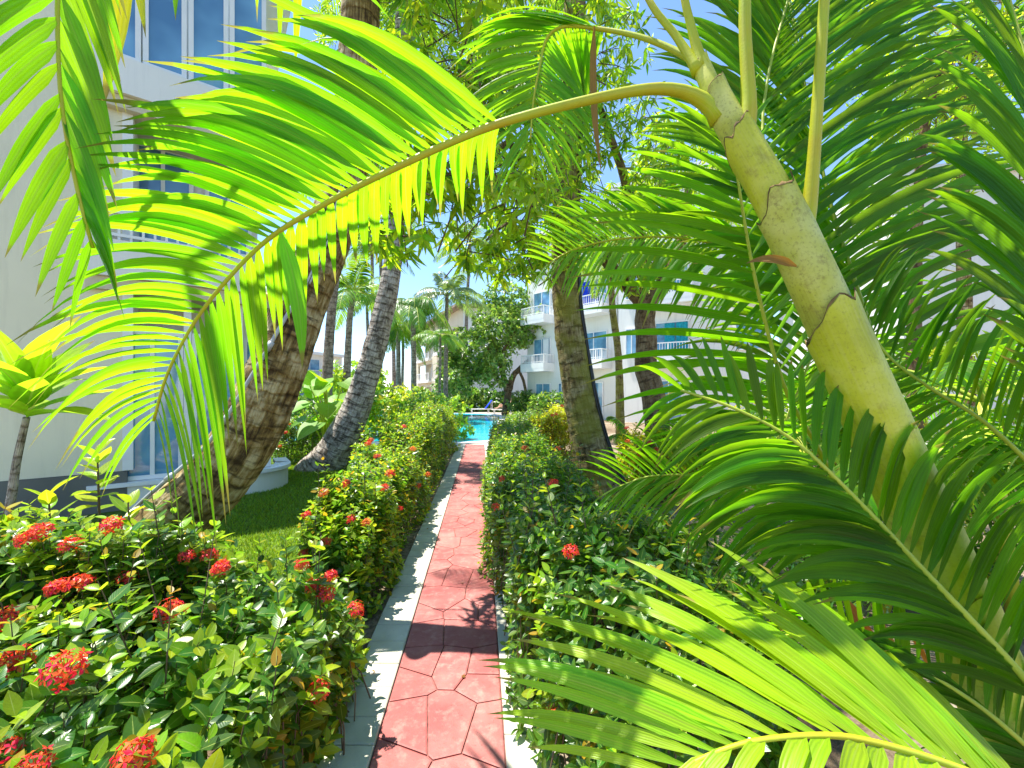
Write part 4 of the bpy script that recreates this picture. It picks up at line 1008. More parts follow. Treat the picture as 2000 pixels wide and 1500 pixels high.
def hedge(name, label, cl, hw, ht, dens, leaf, near, targets, seed, ns=120, youngp=.45, goldp=.05, mats=('ixora', 'ixora_young', 'ixora_gold'), lump=.14, cat='hedge', sd=None, flowers=FL, lower=.05, fill=.5, fscale=1.0):
    """cl: centre line [(x,y)], hw / ht: half width and height keyed along it"""
    rg = np.random.default_rng(seed); C = np.array(cl, float); seg = np.linalg.norm(np.diff(C, axis=0), axis=1); cum = np.r_[0, np.cumsum(seg)]; Lh = cum[-1]
    root = empty(name, (C[0][0], C[0][1], -.03), label, cat)
    n = int(dens*Lh*(2*np.mean(ht)+2*np.mean(hw)))
    def surf(n, shrink):
        u = rg.uniform(-.0, 1, n)*Lh
        x = np.interp(u, cum, C[:, 0]); y = np.interp(u, cum, C[:, 1]); k = np.clip(np.searchsorted(cum, u)-1, 0, len(seg)-1); T = (C[k+1]-C[k])/seg[k][:, None]
        W_ = np.interp(u, cum, hw); H = np.interp(u, cum, ht); ends = np.minimum(u, Lh-u); er = np.clip(ends/(.35), 0, 1); rnd_ = np.sqrt(1-(1-er)**2)*.85+.15
        th = rg.uniform(-.12, math.pi+.12, n); ct, st = np.cos(th), np.sin(th)
        cx_ = np.sign(ct)*np.abs(ct)**.55; cz = np.sign(st)*np.abs(st)**.55
        lm = 1+lump*vnoise(np.stack([u*1.7, th*1.6, np.full(n, seed*1.3)], -1))+lump*.6*vnoise(np.stack([u*4.5, th*3.5, np.full(n, seed*2.3)], -1))
        off = cx_*W_*rnd_*lm*shrink; z = np.maximum(lower*rg.uniform(.3, 2.4, n), cz*H*(rnd_*.5+.5)*lm*shrink)
        nx, ny = T[:, 1], -T[:, 0]
        P = np.stack([x+nx*off, y+ny*off, z], 1); Nn = unit(np.stack([nx*cx_, ny*cx_, np.maximum(cz, .1)*.9], 1))
        # round the two ends
        e = np.where(u < Lh/2, -1, 1)*(1-er)
        Nn = unit(Nn+np.stack([T[:, 0]*e, T[:, 1]*e, 0*e], 1)*.9)
        return P, Nn
    P, Nn = surf(n, rg.uniform(.84, 1.0, n))
    D = unit(Nn*.75+np.array([0, 0, .75])+rg.normal(0, .3, (n, 3))); ln = rg.uniform(.08, .19, n)
    base = P-D*ln[:, None]*.8
    O, X, N, S, mi, tp_ = shoots(rg, base, D, ln, 4, leaf, youngp=youngp, goldp=goldp)
    tips = base+D*ln[:, None]
    # long shoots that stand proud
    q = rg.random(n) < .035; q &= Nn[:, 2] > .5
    if q.any():
        l2_ = rg.uniform(.22, .42, q.sum()); D2 = unit(np.array([0, 0, 1.])+rg.normal(0, .14, (q.sum(), 3))); b2 = P[q]-D2*.06
        r2 = shoots(rg, b2, D2, l2_, 6, leaf*.95, youngp=.9, goldp=.12)
        O, X, N, S, mi, tp_ = (np.concatenate(z) for z in zip((O, X, N, S, mi, tp_), r2))
    else: b2 = D2 = l2_ = []
    # inner fill, dull and sparse
    m = int(n*fill*4); Pi, Ni = surf(m, rg.uniform(.35, .85, m)); Xi = unit(rg.normal(size=(m, 3))+np.array([0, 0, -.2]))
    O = np.concatenate([O, Pi]); X = np.concatenate([X, Xi]); N = np.concatenate([N, unit(rg.normal(size=(m, 3))+np.array([0, 0, .8]))]); S = np.concatenate([S, leaf*rg.uniform(.8, 1.2, m)])
    mi = np.concatenate([mi, np.zeros(m, int)]); tp_ = np.concatenate([tp_, np.zeros(m, bool)])
    ok = O[:, 2]+X[:, 2]*S > .0
    # keep the lens clear
    dd = np.linalg.norm(O-np.array([0, 0, CAMH]), axis=1); ok &= dd > .42
    O, X, N, S, mi, tp_ = (z[ok] for z in (O, X, N, S, mi, tp_))
    foliage(root, T_OV_S, T_OV, O, X, N, S, [M[k] for k in mats], mi, ns, tp_, near=near)
    # twigs
    b_ = MB(); k = min(n, 900); idx = rg.choice(n, k, replace=False)
    for i in idx:
        p = base[i]; f = np.array([p[0]+rg.normal(0, .04), p[1]+rg.normal(0, .04), max(0., p[2]-.35)]); f2 = p+(f-p)*.5+rg.normal(0, .015, 3)
        b_.tube([Vector(f), Vector(f2), Vector(p), Vector(tips[i])], [.004, .0032, .0025, .0012], 4, False)
    for p, d_, l_ in zip(b2, D2, l2_): b_.tube([Vector(p-d_*.1), Vector(p+d_*l_*.5), Vector(p+d_*l_)], [.003, .0025, .0012], 4, False)
    b_.build('twigs', M['twig'], root, True, 'stuff')
    # flower heads at chosen places: the shoot tip that projects nearest, in front
    px, py = proj(tips); 
    for (tx, ty, s_) in targets:
        near_ = (np.hypot(px-tx, py-ty) < 26) & (Nn[:, 2] > -.2)
        if near_.any():
            ii = np.where(near_)[0]; i = ii[np.argmin(tips[ii, 1]+.003*np.hypot(px[ii]-tx, py[ii]-ty))]
        else: i = int(np.argmin(np.hypot(px-tx, py-ty)))
        o = link('flower_cluster', flowers[int(rg.integers(len(flowers)))], root); nd = Vector(D[i]*.5+np.array([0, -.25, .6])).normalized()
        o.matrix_basis = Matrix.Translation(Vector(tips[i])+nd*.02)@nd.to_track_quat('Z', 'Y').to_matrix().to_4x4()@Matrix.Rotation(rg.uniform(0, 6), 4, 'Z')@Matrix.Scale(s_*fscale, 4)
    return root
k_ = lambda s, o: (pc(s)+o, s)
# near left, right against the camera
hedge('ixora_hedge', 'nearest ixora hedge with big red flower heads in the lower left corner', [(-1.50, .72), (-1.50, 1.2), (-1.52, 1.75), (-1.62, 2.3), (-1.75, 2.7)], [.80, .84, .84, .72, .5], [.86, .86, .72, .48, .3], 235, .082, 9,
    [(30, 1330, 1.25), (130, 1318, 1.15), (20, 1200, 1.1), (300, 1185, 1.15), (350, 1190, 1.1), (85, 1050, 1.1), (165, 1075, 1.1), (60, 1075, 1.0), (270, 1490, 1.1), (600, 1165, 1.0), (640, 1190, .9), (640, 1365, 1.0), (440, 1070, .9), (400, 1060, .9), (700, 1185, .9), (215, 1010, .9), (660, 1130, .8), (10, 1480, .9), (80, 1500, .8), (590, 1130, .8)], 101, 300, youngp=.55, goldp=.05, flowers=BIG, lump=.16)
hedge('ixora_hedge', 'taller ixora hedge at the left edge in front of the trunk foot', [(-3.0, 2.0), (-2.3, 2.1), (-1.75, 2.25), (-1.45, 2.35)], [.3, .32, .3, .25], [1.04, 1.0, .86, .68], 200, .082, 9,
    [(85, 1040, 1.1), (215, 1012, 1.1), (40, 1070, 1.0), (150, 1080, 1.1), (420, 1075, 1.0), (380, 1085, .9)], 111, 120, youngp=.65, goldp=.08, flowers=BIG, lump=.16)
# left row along the path
cl = [k_(s, -HW-KW-o_) for s, o_ in ((2.75, .30), (3.4, .33), (5, .42), (8, .5), (12.3, .52))]
hedge('ixora_hedge', 'long flowering ixora hedge between the lawn and the left kerb', cl, [.28, .31, .40, .48, .55], [.56, .90, 1.08, 1.2, 1.3], 190, .07, 4.5,
    [(785, 940, 1.1), (700, 1000, 1), (600, 1010, 1), (640, 955, 1.1), (790, 830, 1.1), (735, 870, 1.1), (820, 870, 1), (760, 885, 1), (860, 925, 1), (840, 960, 1), (735, 1010, 1), (775, 965, 1), (650, 1060, 0.9), (745, 850, 1), (600, 1080, 0.9), (805, 1000, 0.8), (680, 925, 1)], 102, 200, youngp=.95, goldp=.14, lump=.28)
# right row
cr = [k_(s, o_) for s, o_ in ((1.25, .93), (2.2, .89), (3, .78), (5, .71), (7, .76), (9.5, .95), (12.4, 1.6))]
hedge('ixora_hedge', 'dense dark green hedge along the right side of the red path', cr, [.46, .5, .5, .5, .5, .5, .6], [.92, .95, .95, .95, .97, 1.0, 1.1], 185, .068, 4.0,
    [(1045, 870, 1), (1100, 1100, .9), (1095, 930, 1), (1085, 1432, 1), (960, 940, .8), (1092, 1400, .9), (955, 985, .8), (1120, 840, 1), (1075, 815, 1)], 103, 260, youngp=.22, goldp=.05)
# bushes further right
hedge('croton_bush', 'yellow croton bush between the mossy trunk and the forked tree', [(1.7, 6.4), (2.6, 6.6), (3.4, 7.2)], [.5, .6, .5], [.85, 1.0, .95], 120, .09, 0, [(1215, 845, 1.2), (1255, 850, 1.2), (1275, 860, 1.1), (1210, 825, 1.1), (1240, 875, 1.1)], 104, 0, mats=('croton', 'ixora_young', 'croton'), cat='bush')
hedge('croton_bush', 'bright yellow bush at the pool end of the right hedge', [(.55, 9.5), (1.3, 10.4), (1.6, 11.6)], [.5, .6, .5], [1.15, 1.3, 1.2], 120, .09, 0, [(1090, 790, 1.3), (1100, 775, 1.2), (1070, 800, 1.2)], 105, 0, mats=('croton', 'ixora_young', 'croton'), cat='bush')
hedge('ixora_bush', 'round dark bush with few flowers behind the lawn, left of the grey trunk', [(-5.6, 9.6), (-4.4, 10.2), (-3.6, 10.4)], [.6, .7, .6], [1.0, 1.15, .9], 110, .08, 0, [(560, 835, 1.2), (545, 880, 1.2), (560, 925, 1.1), (575, 820, 1.1)], 106, 0, cat='bush')
hedge('croton_bush', 'yellow croton bush seen through fronds on the right', [(4.3, 7.0), (5.6, 7.4), (6.8, 7.6)], [.6, .6, .5], [1.1, 1.2, 1.0], 90, .1, 0, [(1480, 830, 1.4), (1545, 835, 1.4), (1500, 850, 1.2)], 107, 0, mats=('croton', 'ixora_young', 'croton'), cat='bush')

# ================================================================== TREES
def branchy(parent, segs, mat, name='trunk'):
    b_ = MB()
    for P, r0, r1 in segs:
        Q = resample(crom(P, 8), 24); n_ = len(Q)
        b_.tube([Vector(q)+Vector(vnoise(np.array([[q[0]*4, q[1]*4, q[2]*4+k*9.] for k in range(3)])))*r0*.18 for q in Q], [r0+(r1-r0)*i/(n_-1) for i in range(n_)], 14 if r0 > .05 else 6)
    return b_.build(name, M[mat], parent, True)
def whorls(rg, blobs, nw, per, leaf, droop=.55, out=.6):
    Os, Xs, Ns, Ss, tipP, tipD = [], [], [], [], [], []
    vol = np.array([b_[1][0]*b_[1][1]*b_[1][2] for b_ in blobs])**.67; vol = vol/vol.sum()
    for (c, r), f in zip(blobs, vol):
        n = int(nw*f); d = rand_dirs(rg, n); rad = rg.uniform(.45, 1, n)**.6
        lm = 1+.25*vnoise(d*2.2+np.array(c)); p = np.array(c)+d*np.array(r)*(rad*lm)[:, None]
        D = unit(d*out+rg.normal(0, .45, (n, 3))+np.array([0, 0, .1])); A = unit(np.cross(D, rand_dirs(rg, n))); Bv = np.cross(D, A)
        tipP.append(p); tipD.append(D)
        for k in range(per):
            g_ = k*2.399+rg.uniform(0, .5, n); rd = A*np.cos(g_)[:, None]+Bv*np.sin(g_)[:, None]; tlt = .25+.5*k/per
            X = unit(rd*1.0+D*(.75-tlt)[..., None] if np.ndim(tlt) else rd*1.0+D*(.75-tlt)); X = unit(X+np.array([0, 0, -droop])+rg.normal(0, .18, (n, 3)))
            Os.append(p-D*(.02+.05*k/per)); Xs.append(X); Ns.append(unit(D+np.array([0, 0, .4])+rg.normal(0, .25, (n, 3)))); Ss.append(leaf*rg.uniform(.65, 1.2, n))
    c = np.concatenate; return c(Os), c(Xs), c(Ns), c(Ss), c(tipP), c(tipD)
def tree(name, label, base, segs, blobs, nw, per, leaf, T, Tn, mats, frac, seed, bk='bark_tree', ns=0, near=0, droop=.55, group=None, twigs=True, cat='tree'):
    rg = np.random.default_rng(seed); root = empty(name, base, label, cat, group)
    if segs: branchy(root, segs, bk)
    O, X, N, S, tp_, td = whorls(rg, blobs, nw, per, leaf, droop)
    blobc = np.array([b_[0] for b_ in blobs]); 
    n1 = vnoise(O*np.array([1.1, 1.1, 1.1])+seed, seed); mi = (rg.random(len(O)) < np.clip(frac+.45*n1, .02, .98)).astype(int)
    ok = np.linalg.norm(O-np.array([0, 0, CAMH]), axis=1) > .8
    foliage(root, T, Tn, O[ok], X[ok], N[ok], S[ok], [M[k] for k in mats], mi[ok], ns, None, 'crown', near=near)
    if twigs:
        b_ = MB(); idx = rg.choice(len(tp_), min(len(tp_), 500), replace=False)
        for i in idx:
            p, d = tp_[i], td[i]; l = rg.uniform(.25, .6)
            b_.tube([Vector(p-d*l+np.array([0, 0, -.05])), Vector(p-d*l*.4), Vector(p)], [.008, .006, .003], 4, False)
        b_.build('twigs', M['twig'], root, True, 'stuff')
    return root
V3 = Vector
# mango with the forked trunk
fk = at(1262, 600, 8.2); b0 = gp(1292, 8.2)
tree('mango_tree', 'mango tree with forked brown trunk and drooping leaves over the path', b0,
    [([b0, at(1282, 830, 8.2), at(1262, 700, 8.2), fk], .26, .19), ([fk, at(1225, 560, 8.1), at(1180, 500, 7.6), at(1080, 380, 6.2), at(990, 280, 4.6)], .14, .04), ([fk, at(1300, 545, 8.2), at(1330, 470, 8.2), at(1350, 330, 8)], .15, .06), ([fk, at(1255, 500, 8.2), at(1220, 350, 7.6), at(1150, 150, 6.5)], .12, .05), ([at(990, 280, 4.6), at(900, 330, 3.8), at(800, 380, 3.3)], .035, .012), ([at(1080, 380, 6.2), at(1010, 420, 5), at(950, 470, 4.2)], .035, .012)],
    [(at(1010, 250, 4.4), (.75, .9, .75)), (at(950, 400, 4.0), (.75, .7, .55)), (at(780, 430, 3.3), (.28, .4, .42)), (at(880, 280, 3.4), (.42, .5, .5)), (at(900, 80, 3.8), (.7, .8, .6)), (at(1060, 440, 5.2), (.75, .8, .7)), (at(1200, 330, 6.5), (1.2, 1.2, 1.3)), (at(1090, 80, 5), (1.1, 1, .9)), (at(1000, 510, 4.6), (.4, .5, .25)), (at(1330, 380, 8), (1.2, 1.2, 1.6)), (at(1240, 520, 7.6), (.6, .6, .45)), (at(790, 320, 3.6), (.3, .4, .4)), (V3((-.35, 2.6, 4.7)), (.8, .7, .35))],  # last blob extends the crown overhead, added to shade the right hedge
    1850, 8, .18, T_LAN_S, T_LAN, ('mango', 'mango_young'), .62, 201, ns=300, near=4.5, droop=.75)
# yellow green tree up behind the frond
tree('yellow_tree', 'yellow green leafy tree filling the top centre behind the big frond', gp(1128, 10.5),
    [([gp(1128, 10.5), at(1114, 600, 10.5), at(1100, 380, 10.3), at(1000, 180, 10), at(860, 60, 9.5)], .12, .04)],
    [(at(810, 60, 9), (1.4, 1.2, 1.3)), (at(740, 230, 9.5), (.7, .8, .7)), (at(930, 150, 9.5), (1.3, 1.1, 1.5)), (at(860, -100, 9), (2.2, 1.4, 1.4)), (at(660, 60, 10), (.55, .7, .7)), (at(1000, 20, 9), (1.4, 1.2, 1.2))],
    1500, 7, .19, T_LAN_S, T_LAN_S, ('mango', 'mango_young'), .85, 202, droop=.35)
# leafy trees on the right, behind the palm
tree('almond_tree', 'sunlit yellow green tree behind the fronds at the upper right', gp(1800, 6.5),
    [([gp(1790, 6.5), at(1785, 600, 6.5), at(1800, 300, 6.4), at(1840, 100, 6.2)], .12, .05)],
    [(at(1720, 420, 6.0), (.55, .6, .4)), (at(1820, 170, 6.2), (1.3, 1.1, .9)), (at(1960, 330, 6.0), (.7, .8, .8)), (at(1600, 90, 6.6), (1.2, 1, .8)), (at(1970, 60, 6), (1, 1, 1)), (at(1700, -80, 6), (1.8, 1.2, .8))],
    650, 7, .17, T_LAN_S, T_LAN_S, ('mango', 'mango_young'), .7, 203, droop=.3)
# tree over the pool
bb = gp(985, 30)
tree('ficus_tree', 'pale green leafy tree with slanting trunk behind the pool', bb,
    [([bb, at(1000, 740, 30), at(1025, 712, 30), at(1045, 690, 30)], .28, .15), ([at(990, 765, 30), at(975, 700, 30), at(960, 660, 30)], .25, .1), ([at(1015, 725, 30), at(1025, 755, 30), gp(1030, 30)], .1, .12), ([at(975, 700, 30), at(930, 660, 29.5)], .12, .05), ([at(980, 690, 30), at(1010, 640, 30)], .12, .05)],
    [(at(985, 640, 30), (2.6, 2.2, 1.8)), (at(925, 690, 29.5), (2.2, 2, 2.0)), (at(1040, 640, 30.5), (2.2, 2, 1.6)), (at(890, 735, 29), (1.6, 1.6, 1.6)), (at(960, 720, 29), (1.6, 1.5, 1.4)), (at(1000, 590, 31), (2.4, 2, 1.5)), (at(880, 690, 29.5), (.9, 1, 1.2))],
    2600, 6, .30, T_OV_S, T_OV_S, ('ficus', 'shrubdark'), .12, 204, droop=.3)
# greenery around the pool and between the palms
def bush(label, px, d, r, leaf, mats, frac, seed, nw=220, T=T_OV_S, z=None, name='shrub', per=6):
    c = gp(px, d); c.z = (z if z is not None else r[2]*.75)
    tree(name, label, gp(px, d), None, [(c, r)], nw, per, leaf, T, T, mats, frac, seed, twigs=False, cat='shrub', droop=.15)
bush('dark shrub behind the first lounger', 930, 36, (2.6, 1.2, 1.2), .3, ('shrubdark', 'ficus'), .25, 301, 420)
bush('dark shrub under the slanting trunk behind the pool', 985, 35.5, (2.4, 1.2, 1.1), .3, ('shrubdark', 'ficus'), .25, 302, 380)
bush('glossy shrub beside the balcony building ground floor', 1035, 29, (1.6, 1.2, 1.0), .28, ('shrubdark', 'ficus'), .5, 303, 300)
bush('round shrub right of the loungers', 1075, 26, (1.5, 1.1, 1.0), .26, ('shrubdark', 'ficus'), .35, 304, 260)
bush('tall shrub at the left end of the pool', 885, 35, (2.2, 1.4, 1.8), .3, ('shrubdark', 'ficus'), .4, 305, 380)
bush('yellow shrub between the bushy palms', 800, 21, (1.6, 1.2, 1.2), .28, ('croton', 'ficus'), .4, 306, 260)
bush('light green shrub left of the grey leaning trunk', 700, 20, (1.8, 1.3, 1.9), .3, ('ixora_young', 'ficus'), .4, 307, 380)
bush('tall yellow green shrub behind the taro plant', 655, 17, (1.2, 1, 1.5), .26, ('ixora_young', 'mango_young'), .4, 308, 300)
bush('low yellow bush at the end of the left hedge', 775, 15.5, (1.6, 1, .95), .2, ('croton', 'ixora_young'), .5, 309, 320)
bush('green bush beside the pool end of the left hedge', 850, 14.5, (1.3, .9, 1.0), .18, ('ixora', 'ixora_young'), .5, 310, 320)
bush('dark bush behind the left trunk near the wing', 600, 13, (1.0, .9, 1.2), .2, ('shrubdark', 'ficus'), .3, 311, 240)
bush('dark bush far right under the fronds', 1700, 5.2, (1.6, .8, .75), .12, ('shrubdark', 'ixora_young'), .2, 312, 420, T_LAN_S)
bush('yellow bush at the right edge of the garden', 1930, 5.8, (1.0, .8, 1.5), .15, ('croton', 'mango_young'), .5, 313, 300, T_LAN_S)
bush('shady ground shrub beneath the garden palm', 1480, 2.7, (.8, .5, .42), .09, ('shrubdark', 'ixora'), .3, 314, 420, T_LAN_S)
bush('leafy shrub behind the palm stem on the right', 1780, 3.3, (1.0, .6, .8), .12, ('shrubdark', 'ixora_young'), .25, 315, 380, T_LAN_S)
bush('shrub at the foot of the white tower', 1560, 9, (1.8, .9, 1.2), .18, ('shrubdark', 'croton'), .3, 316, 320, T_LAN_S)

# clumping palms filling the right behind the garden palm
def clump(label, px, d, n, L, seed, mat='frond_dark', hgt=1.0, lw=.02, up=1.2, droop=1.0, nleaf=30, name='areca_palm'):
    rg = random.Random(seed); c = gp(px, d); e = empty(name, c, label, 'palm')
    for k in range(3):
        q = c+V3((rg.uniform(-.25, .25), rg.uniform(-.2, .2), 0)); t = q+V3((rg.uniform(-.2, .2), rg.uniform(-.2, .2), hgt*rg.uniform(.7, 1.2)))
        b_ = MB(); b_.tube([q, q.lerp(t, .5)+V3((.03, 0, 0)), t], [.045, .04, .03], 10); b_.build('stem', M['stem'], e, True)
        crown_fronds(e, t, n, L*rg.uniform(.8, 1.1), mat, seed*7+k, nleaf=nleaf, lw=lw, up=up, droop=droop, seg=5)
clump('feathery areca palm right of the mossy trunk', 1235, 7.0, 4, 1.5, 61, 'frond_dark', .7, .02)
clump('areca palm clump behind the leaning garden palm', 1640, 3.2, 5, 1.5, 62, hgt=1.2)
clump('areca palm clump at the right edge', 2000, 3.0, 5, 1.6, 63, hgt=1.4)
clump('young areca palm low beside the right hedge', 1330, 3.6, 4, 1.0, 64, hgt=.35, lw=.022)
clump('bright areca palm by the distant bushes left of the grey trunk', 690, 15, 5, 1.7, 65, 'frond_far', 1.0, .03)
clump('areca palm in front of the white tower', 1800, 7.5, 5, 2.0, 66, 'frond_far', 2.0, .022)
clump('low areca palm by the left wing', 590, 18, 4, 1.8, 67, 'frond_far', 1.0, .03)

# ti plant by the cream wall
tb = at(20, 985, 3.6); tt = at(52, 815, 3.6); r_ = empty('ti_plant', V3((tb.x-.1, tb.y, -.03)), 'yellow green ti plant with broad leaves in front of the cream wall', 'plant')
b = MB(); b.tube(crom([V3((tb.x-.12, tb.y, -.03)), tb, at(33, 900, 3.6), tt], 8), [.038-.0006*i for i in range(25)], 10); b.build('stem', M['bark_grey'], r_, True)
rg = np.random.default_rng(77); n = 17; k = np.arange(n); az = k*2.399; el = .25+1.2*(k/n)
D = np.stack([np.cos(az)*np.cos(el), np.sin(az)*np.cos(el), np.sin(el)], 1); O = np.array(tt)+np.array([0, 0, .25])*(k/n)[:, None]
singles('leaf', r_, T_TI, O, D, unit(np.array([0, 0, 1.])-D*D[:, 2:3]+rg.normal(0, .1, (n, 3))), .62+.25*rg.random(n)-.05*(k/n), [M['ti']], np.zeros(n, int))
# second shrub-like ti shoots
r_ = empty('ti_plant', gp(150, 3.0), 'small yellow leafed shoots between the ti plant and the leaning trunk', 'plant')
for (px, py, d) in ((190, 880, 2.6), (95, 960, 2.4), (250, 975, 2.5)):
    t = at(px, py, d); b = MB(); b.tube([V3((t.x+.03, t.y, .3)), V3((t.x+.015, t.y, (t.z+.3)/2)), t], [.008, .007, .004], 6); b.build('stem', M['twig'], r_, True)
    n = 14; k = np.arange(n); az = (k//2)*1.57+(k % 2)*3.14+px; el = .1+.9*(k/n)
    D = np.stack([np.cos(az)*np.cos(el), np.sin(az)*np.cos(el), np.sin(el)], 1); O = np.array(t)-np.array([0, 0, .38])*(1-k/n)[:, None]
    singles('leaf', r_, T_OV, O, D, unit(np.array([0, 0, 1.])-D*D[:, 2:3]), .13+.04*rg.random(n), [M['ixora_young']], np.zeros(n, int))
# taro / elephant ear
tc_ = gp(642, 9.4); r_ = empty('elephant_ear_plant', tc_, 'elephant ear plant with huge ribbed leaves behind the leaning trunk', 'plant')
hear = lambda s: (math.sin(math.pi*(s*.92+.08)**.62))**.8
T_EAR = [template(8, .40, .18, .35, hear), template(8, .42, .3, .15, hear)]
rgp = random.Random(8)
for k in range(24):
    a = k*2.399; h = rgp.uniform(.85, 1.95); sp = rgp.uniform(.12, .55); top = tc_+V3((math.cos(a)*sp, math.sin(a)*sp, h))
    b = MB(); b.tube(crom([tc_+V3((math.cos(a)*.05, math.sin(a)*.05, 0)), tc_+V3((math.cos(a)*sp*.4, math.sin(a)*sp*.4, h*.6)), top], 6), [.024-.001*i for i in range(13)], 8); b.build('stalk', M['petiole_green'], r_, True)
    X = np.array([[math.cos(a)*.75, math.sin(a)*.75-.1, -.35+.9*(k % 3 == 0)]]); Nn = np.array([[math.cos(a)*.5, math.sin(a)*.5-.45, .7]])
    singles('leaf', r_, [T_EAR[k % 2]], np.array([list(top)]), X, Nn, [rgp.uniform(.42, .68)], [M['taro']], np.zeros(1, int))

# ================================================================== SMALL THINGS
def lounger(px, d, ang, label, back=.9, mat='blue'):
    c = gp(px, d); c.z = -.012; e = empty('sun_lounger', c, label, 'sun lounger', 'sun loungers by the pool'); e.rotation_euler.z = ang
    def put(name, boxes, m):
        b_ = MB()
        for q in boxes: b_.box(*q)
        o = b_.build(name, M[m], None); o.parent = e; return o
    put('frame', [((0, -.32, .30), (1.95, -.27, .36)), ((0, .27, .30), (1.95, .32, .36)), ((0, -.27, .30), (.05, .27, .36)), ((1.9, -.27, .30), (1.95, .27, .36))], 'white_metal')
    for x in (.15, 1.5):
        for y in (-.3, .27): put('leg', [((x, y, 0), (x+.05, y+.03, .30))], 'white_metal')
    put('seat', [((.05, -.265, .335), (1.25, .265, .352))], 'white')
    b_ = MB(); a = R(52); x0, z0, x1, z1 = 1.25, .36, 1.25+back*math.cos(a), .36+back*math.sin(a)
    b_.hexa([(x0, -.3, z0), (x0, .3, z0), (x0+.04, .3, z0-.02), (x0+.04, -.3, z0-.02), (x1, -.3, z1), (x1, .3, z1), (x1+.04, .3, z1-.02), (x1+.04, -.3, z1-.02)])
    o = b_.build('backrest', M[mat], None); o.parent = e
    put('strut', [((x1-.02, -.33, .33), (x1+.02, -.305, z1-.05)), ((x1-.02, .305, .33), (x1+.02, .33, z1-.05))], 'white_metal')
    return e
L1 = lounger(917, 33, R(12), 'empty sun lounger with raised blue back at the pool edge')
L2 = lounger(961, 32, R(10), 'sun lounger with blue back, a reclining person on it')
L3 = lounger(1000, 30.5, R(14), 'sun lounger nearest the right hedge, a person on it')
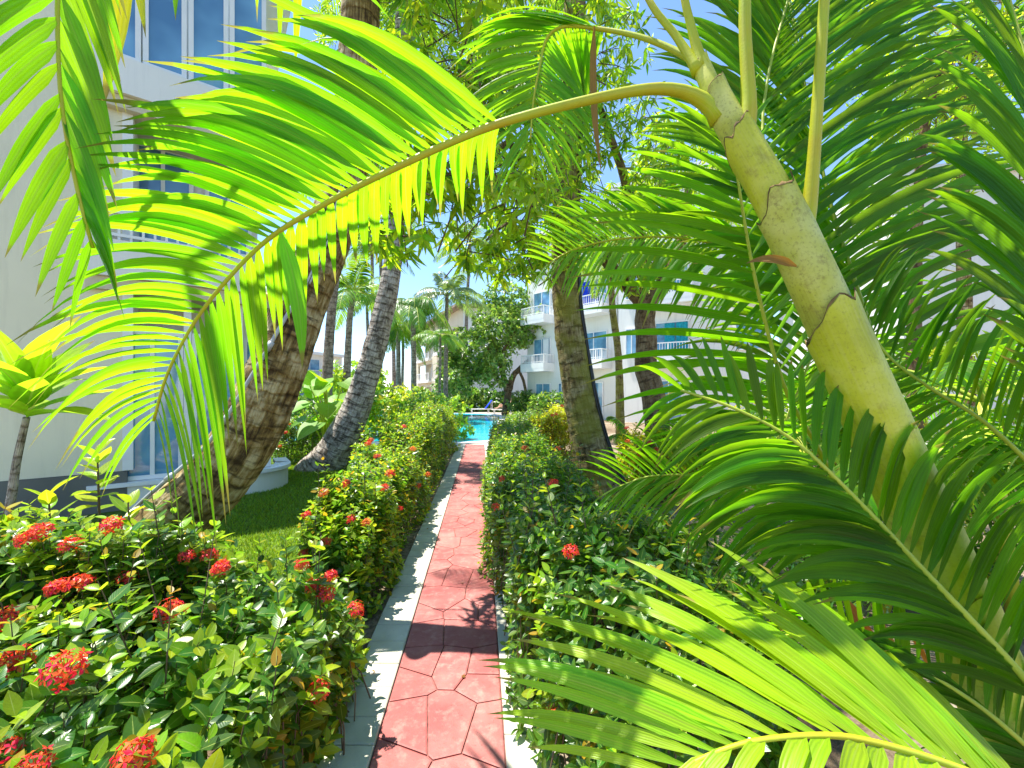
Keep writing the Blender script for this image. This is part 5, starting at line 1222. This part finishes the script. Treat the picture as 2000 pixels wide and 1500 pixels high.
def person(e, label, skin, swim, knee, arm):
    """reclining figure on a lounger, local x from feet to head"""
    r_ = empty('person', e.location, label, 'person'); r_.rotation_euler.z = e.rotation_euler.z
    J = {'pelvis': (1.15, 0, .48, .15), 'belly': (1.28, 0, .62, .14), 'chest': (1.42, 0, .82, .155), 'neck': (1.56, 0, 1.02, .06), 'head': (1.60, 0, 1.12, .095), 'crown': (1.64, 0, 1.24, .085)}
    E = [('pelvis', 'belly'), ('belly', 'chest'), ('chest', 'neck'), ('neck', 'head'), ('head', 'crown')]
    for s, t in ((-1, 'r'), (1, 'l')):
        kz = knee if s > 0 else knee*.55
        J.update({'hip'+t: (1.05, s*.10, .47, .10), 'knee'+t: (.68, s*.13, .42+kz, .065), 'ank'+t: (.30 if kz < .2 else .45, s*.12, .42, .042), 'toe'+t: ((.30 if kz < .2 else .45)-.14, s*.13, .47, .035),
                  'sh'+t: (1.46, s*.19, .90, .065), 'elb'+t: (1.32, s*.32, .70+arm*.5*(s > 0), .045), 'wri'+t: (1.12, s*.24, .60+arm*(s > 0), .033), 'hand'+t: (1.02, s*.2, .60+arm*1.15*(s > 0), .035)})
        E += [('pelvis', 'hip'+t), ('hip'+t, 'knee'+t), ('knee'+t, 'ank'+t), ('ank'+t, 'toe'+t), ('chest', 'sh'+t), ('sh'+t, 'elb'+t), ('elb'+t, 'wri'+t), ('wri'+t, 'hand'+t)]
    ks = list(J); me = bpy.data.meshes.new('body'); me.from_pydata([J[k][:3] for k in ks], [(ks.index(a), ks.index(b_)) for a, b_ in E], []); me.materials.append(M[skin])
    o = bpy.data.objects.new('body', me); col.objects.link(o); o.parent = r_
    sk = o.modifiers.new('skin', 'SKIN'); sv = me.skin_vertices[0].data
    for i, k in enumerate(ks): sv[i].radius = (J[k][3], J[k][3])
    sv[0].use_root = True; sk.use_smooth_shade = True
    su = o.modifiers.new('sub', 'SUBSURF'); su.levels = 1; su.render_levels = 2
    def ell(name, c, r, m):
        b_ = MB(); n_ = 12; V = []
        for i in range(7):
            f = -math.pi/2+math.pi*i/6
            for k in range(n_): V.append((c[0]+r[0]*math.cos(f)*math.cos(k*6.283/n_), c[1]+r[1]*math.cos(f)*math.sin(k*6.283/n_), c[2]+r[2]*math.sin(f)))
        b_.add(V, [(i*n_+k, i*n_+(k+1) % n_, (i+1)*n_+(k+1) % n_, (i+1)*n_+k) for i in range(6) for k in range(n_)]); q = b_.build(name, M[m], None, True); q.parent = r_
    ell('swimwear', (1.13, 0, .48), (.17, .185, .15), swim); ell('hair', (1.68, 0, 1.21), (.085, .10, .12), 'hair')
person(L2, 'person in dark swimwear reclining with bent knees on the middle lounger', 'skin', 'swim', .34, .25)
person(L3, 'person in pale swimwear reclining on the lounger nearest the hedge', 'skin_pale', 'swim2', .30, .1)
# sprinkler on the lawn
c = at(622, 953, 6.6); c.z = .03; r_ = empty('lawn_sprinkler', c, 'small green plastic tube lying on the lawn', 'sprinkler')
lathe([(.02, -.075), (.03, -.07), (.03, .06), (.024, .065), (.02, .085)], c, (1, .35, .05), 14).build('body', M['green_plastic'], r_, True)
lathe([(.018, .086), (.02, .09), (.012, .11), (.002, .112)], c, (1, .35, .05), 14).build('nozzle', M['cable'], r_, True)
# small dark garden table behind the left hedge
c = gp(762, 16); r_ = empty('garden_table', c, 'small dark table standing behind the left hedge by the grey trunk', 'table')
lathe([(.45, 1.50), (.5, 1.51), (.5, 1.56), (.46, 1.58)], c, (0, 0, 1), 20).build('table_top', M['dark_wood'], r_, True)
lathe([(.16, 0), (.07, .08), (.055, .8), (.07, 1.5)], c, (0, 0, 1), 12).build('pedestal', M['dark_wood'], r_, True)

# dry leaves fallen on the paving
rgl = np.random.default_rng(55); ys = sorted(1.75+4.5*rgl.random(6)**1.4)
for i, y in enumerate(ys):
    onk = i % 2 == 1; x = pc(y)+(-HW-KW*rgl.uniform(.3, .8) if onk else rgl.uniform(-HW*.8, HW*.8))
    e = bpy.data.objects.new('fallen_leaf', leafobj(T_OV, i % 3, M['dead'], 'fallen_leaf')); col.objects.link(e)
    s_ = rgl.uniform(.025, .04); e.location = (x, y, .025 if onk else .014); e.rotation_euler = (rgl.uniform(-.3, .3), rgl.uniform(0, .2), rgl.uniform(0, 6.28)); e.scale = (s_, s_, s_)
    tag(e, ('nearest', 'second nearest', 'farthest')[i//2]+' dry brown leaf fallen on the '+('left kerb' if onk else 'red path stones'), 'leaf', 'dry leaves fallen on the paving')
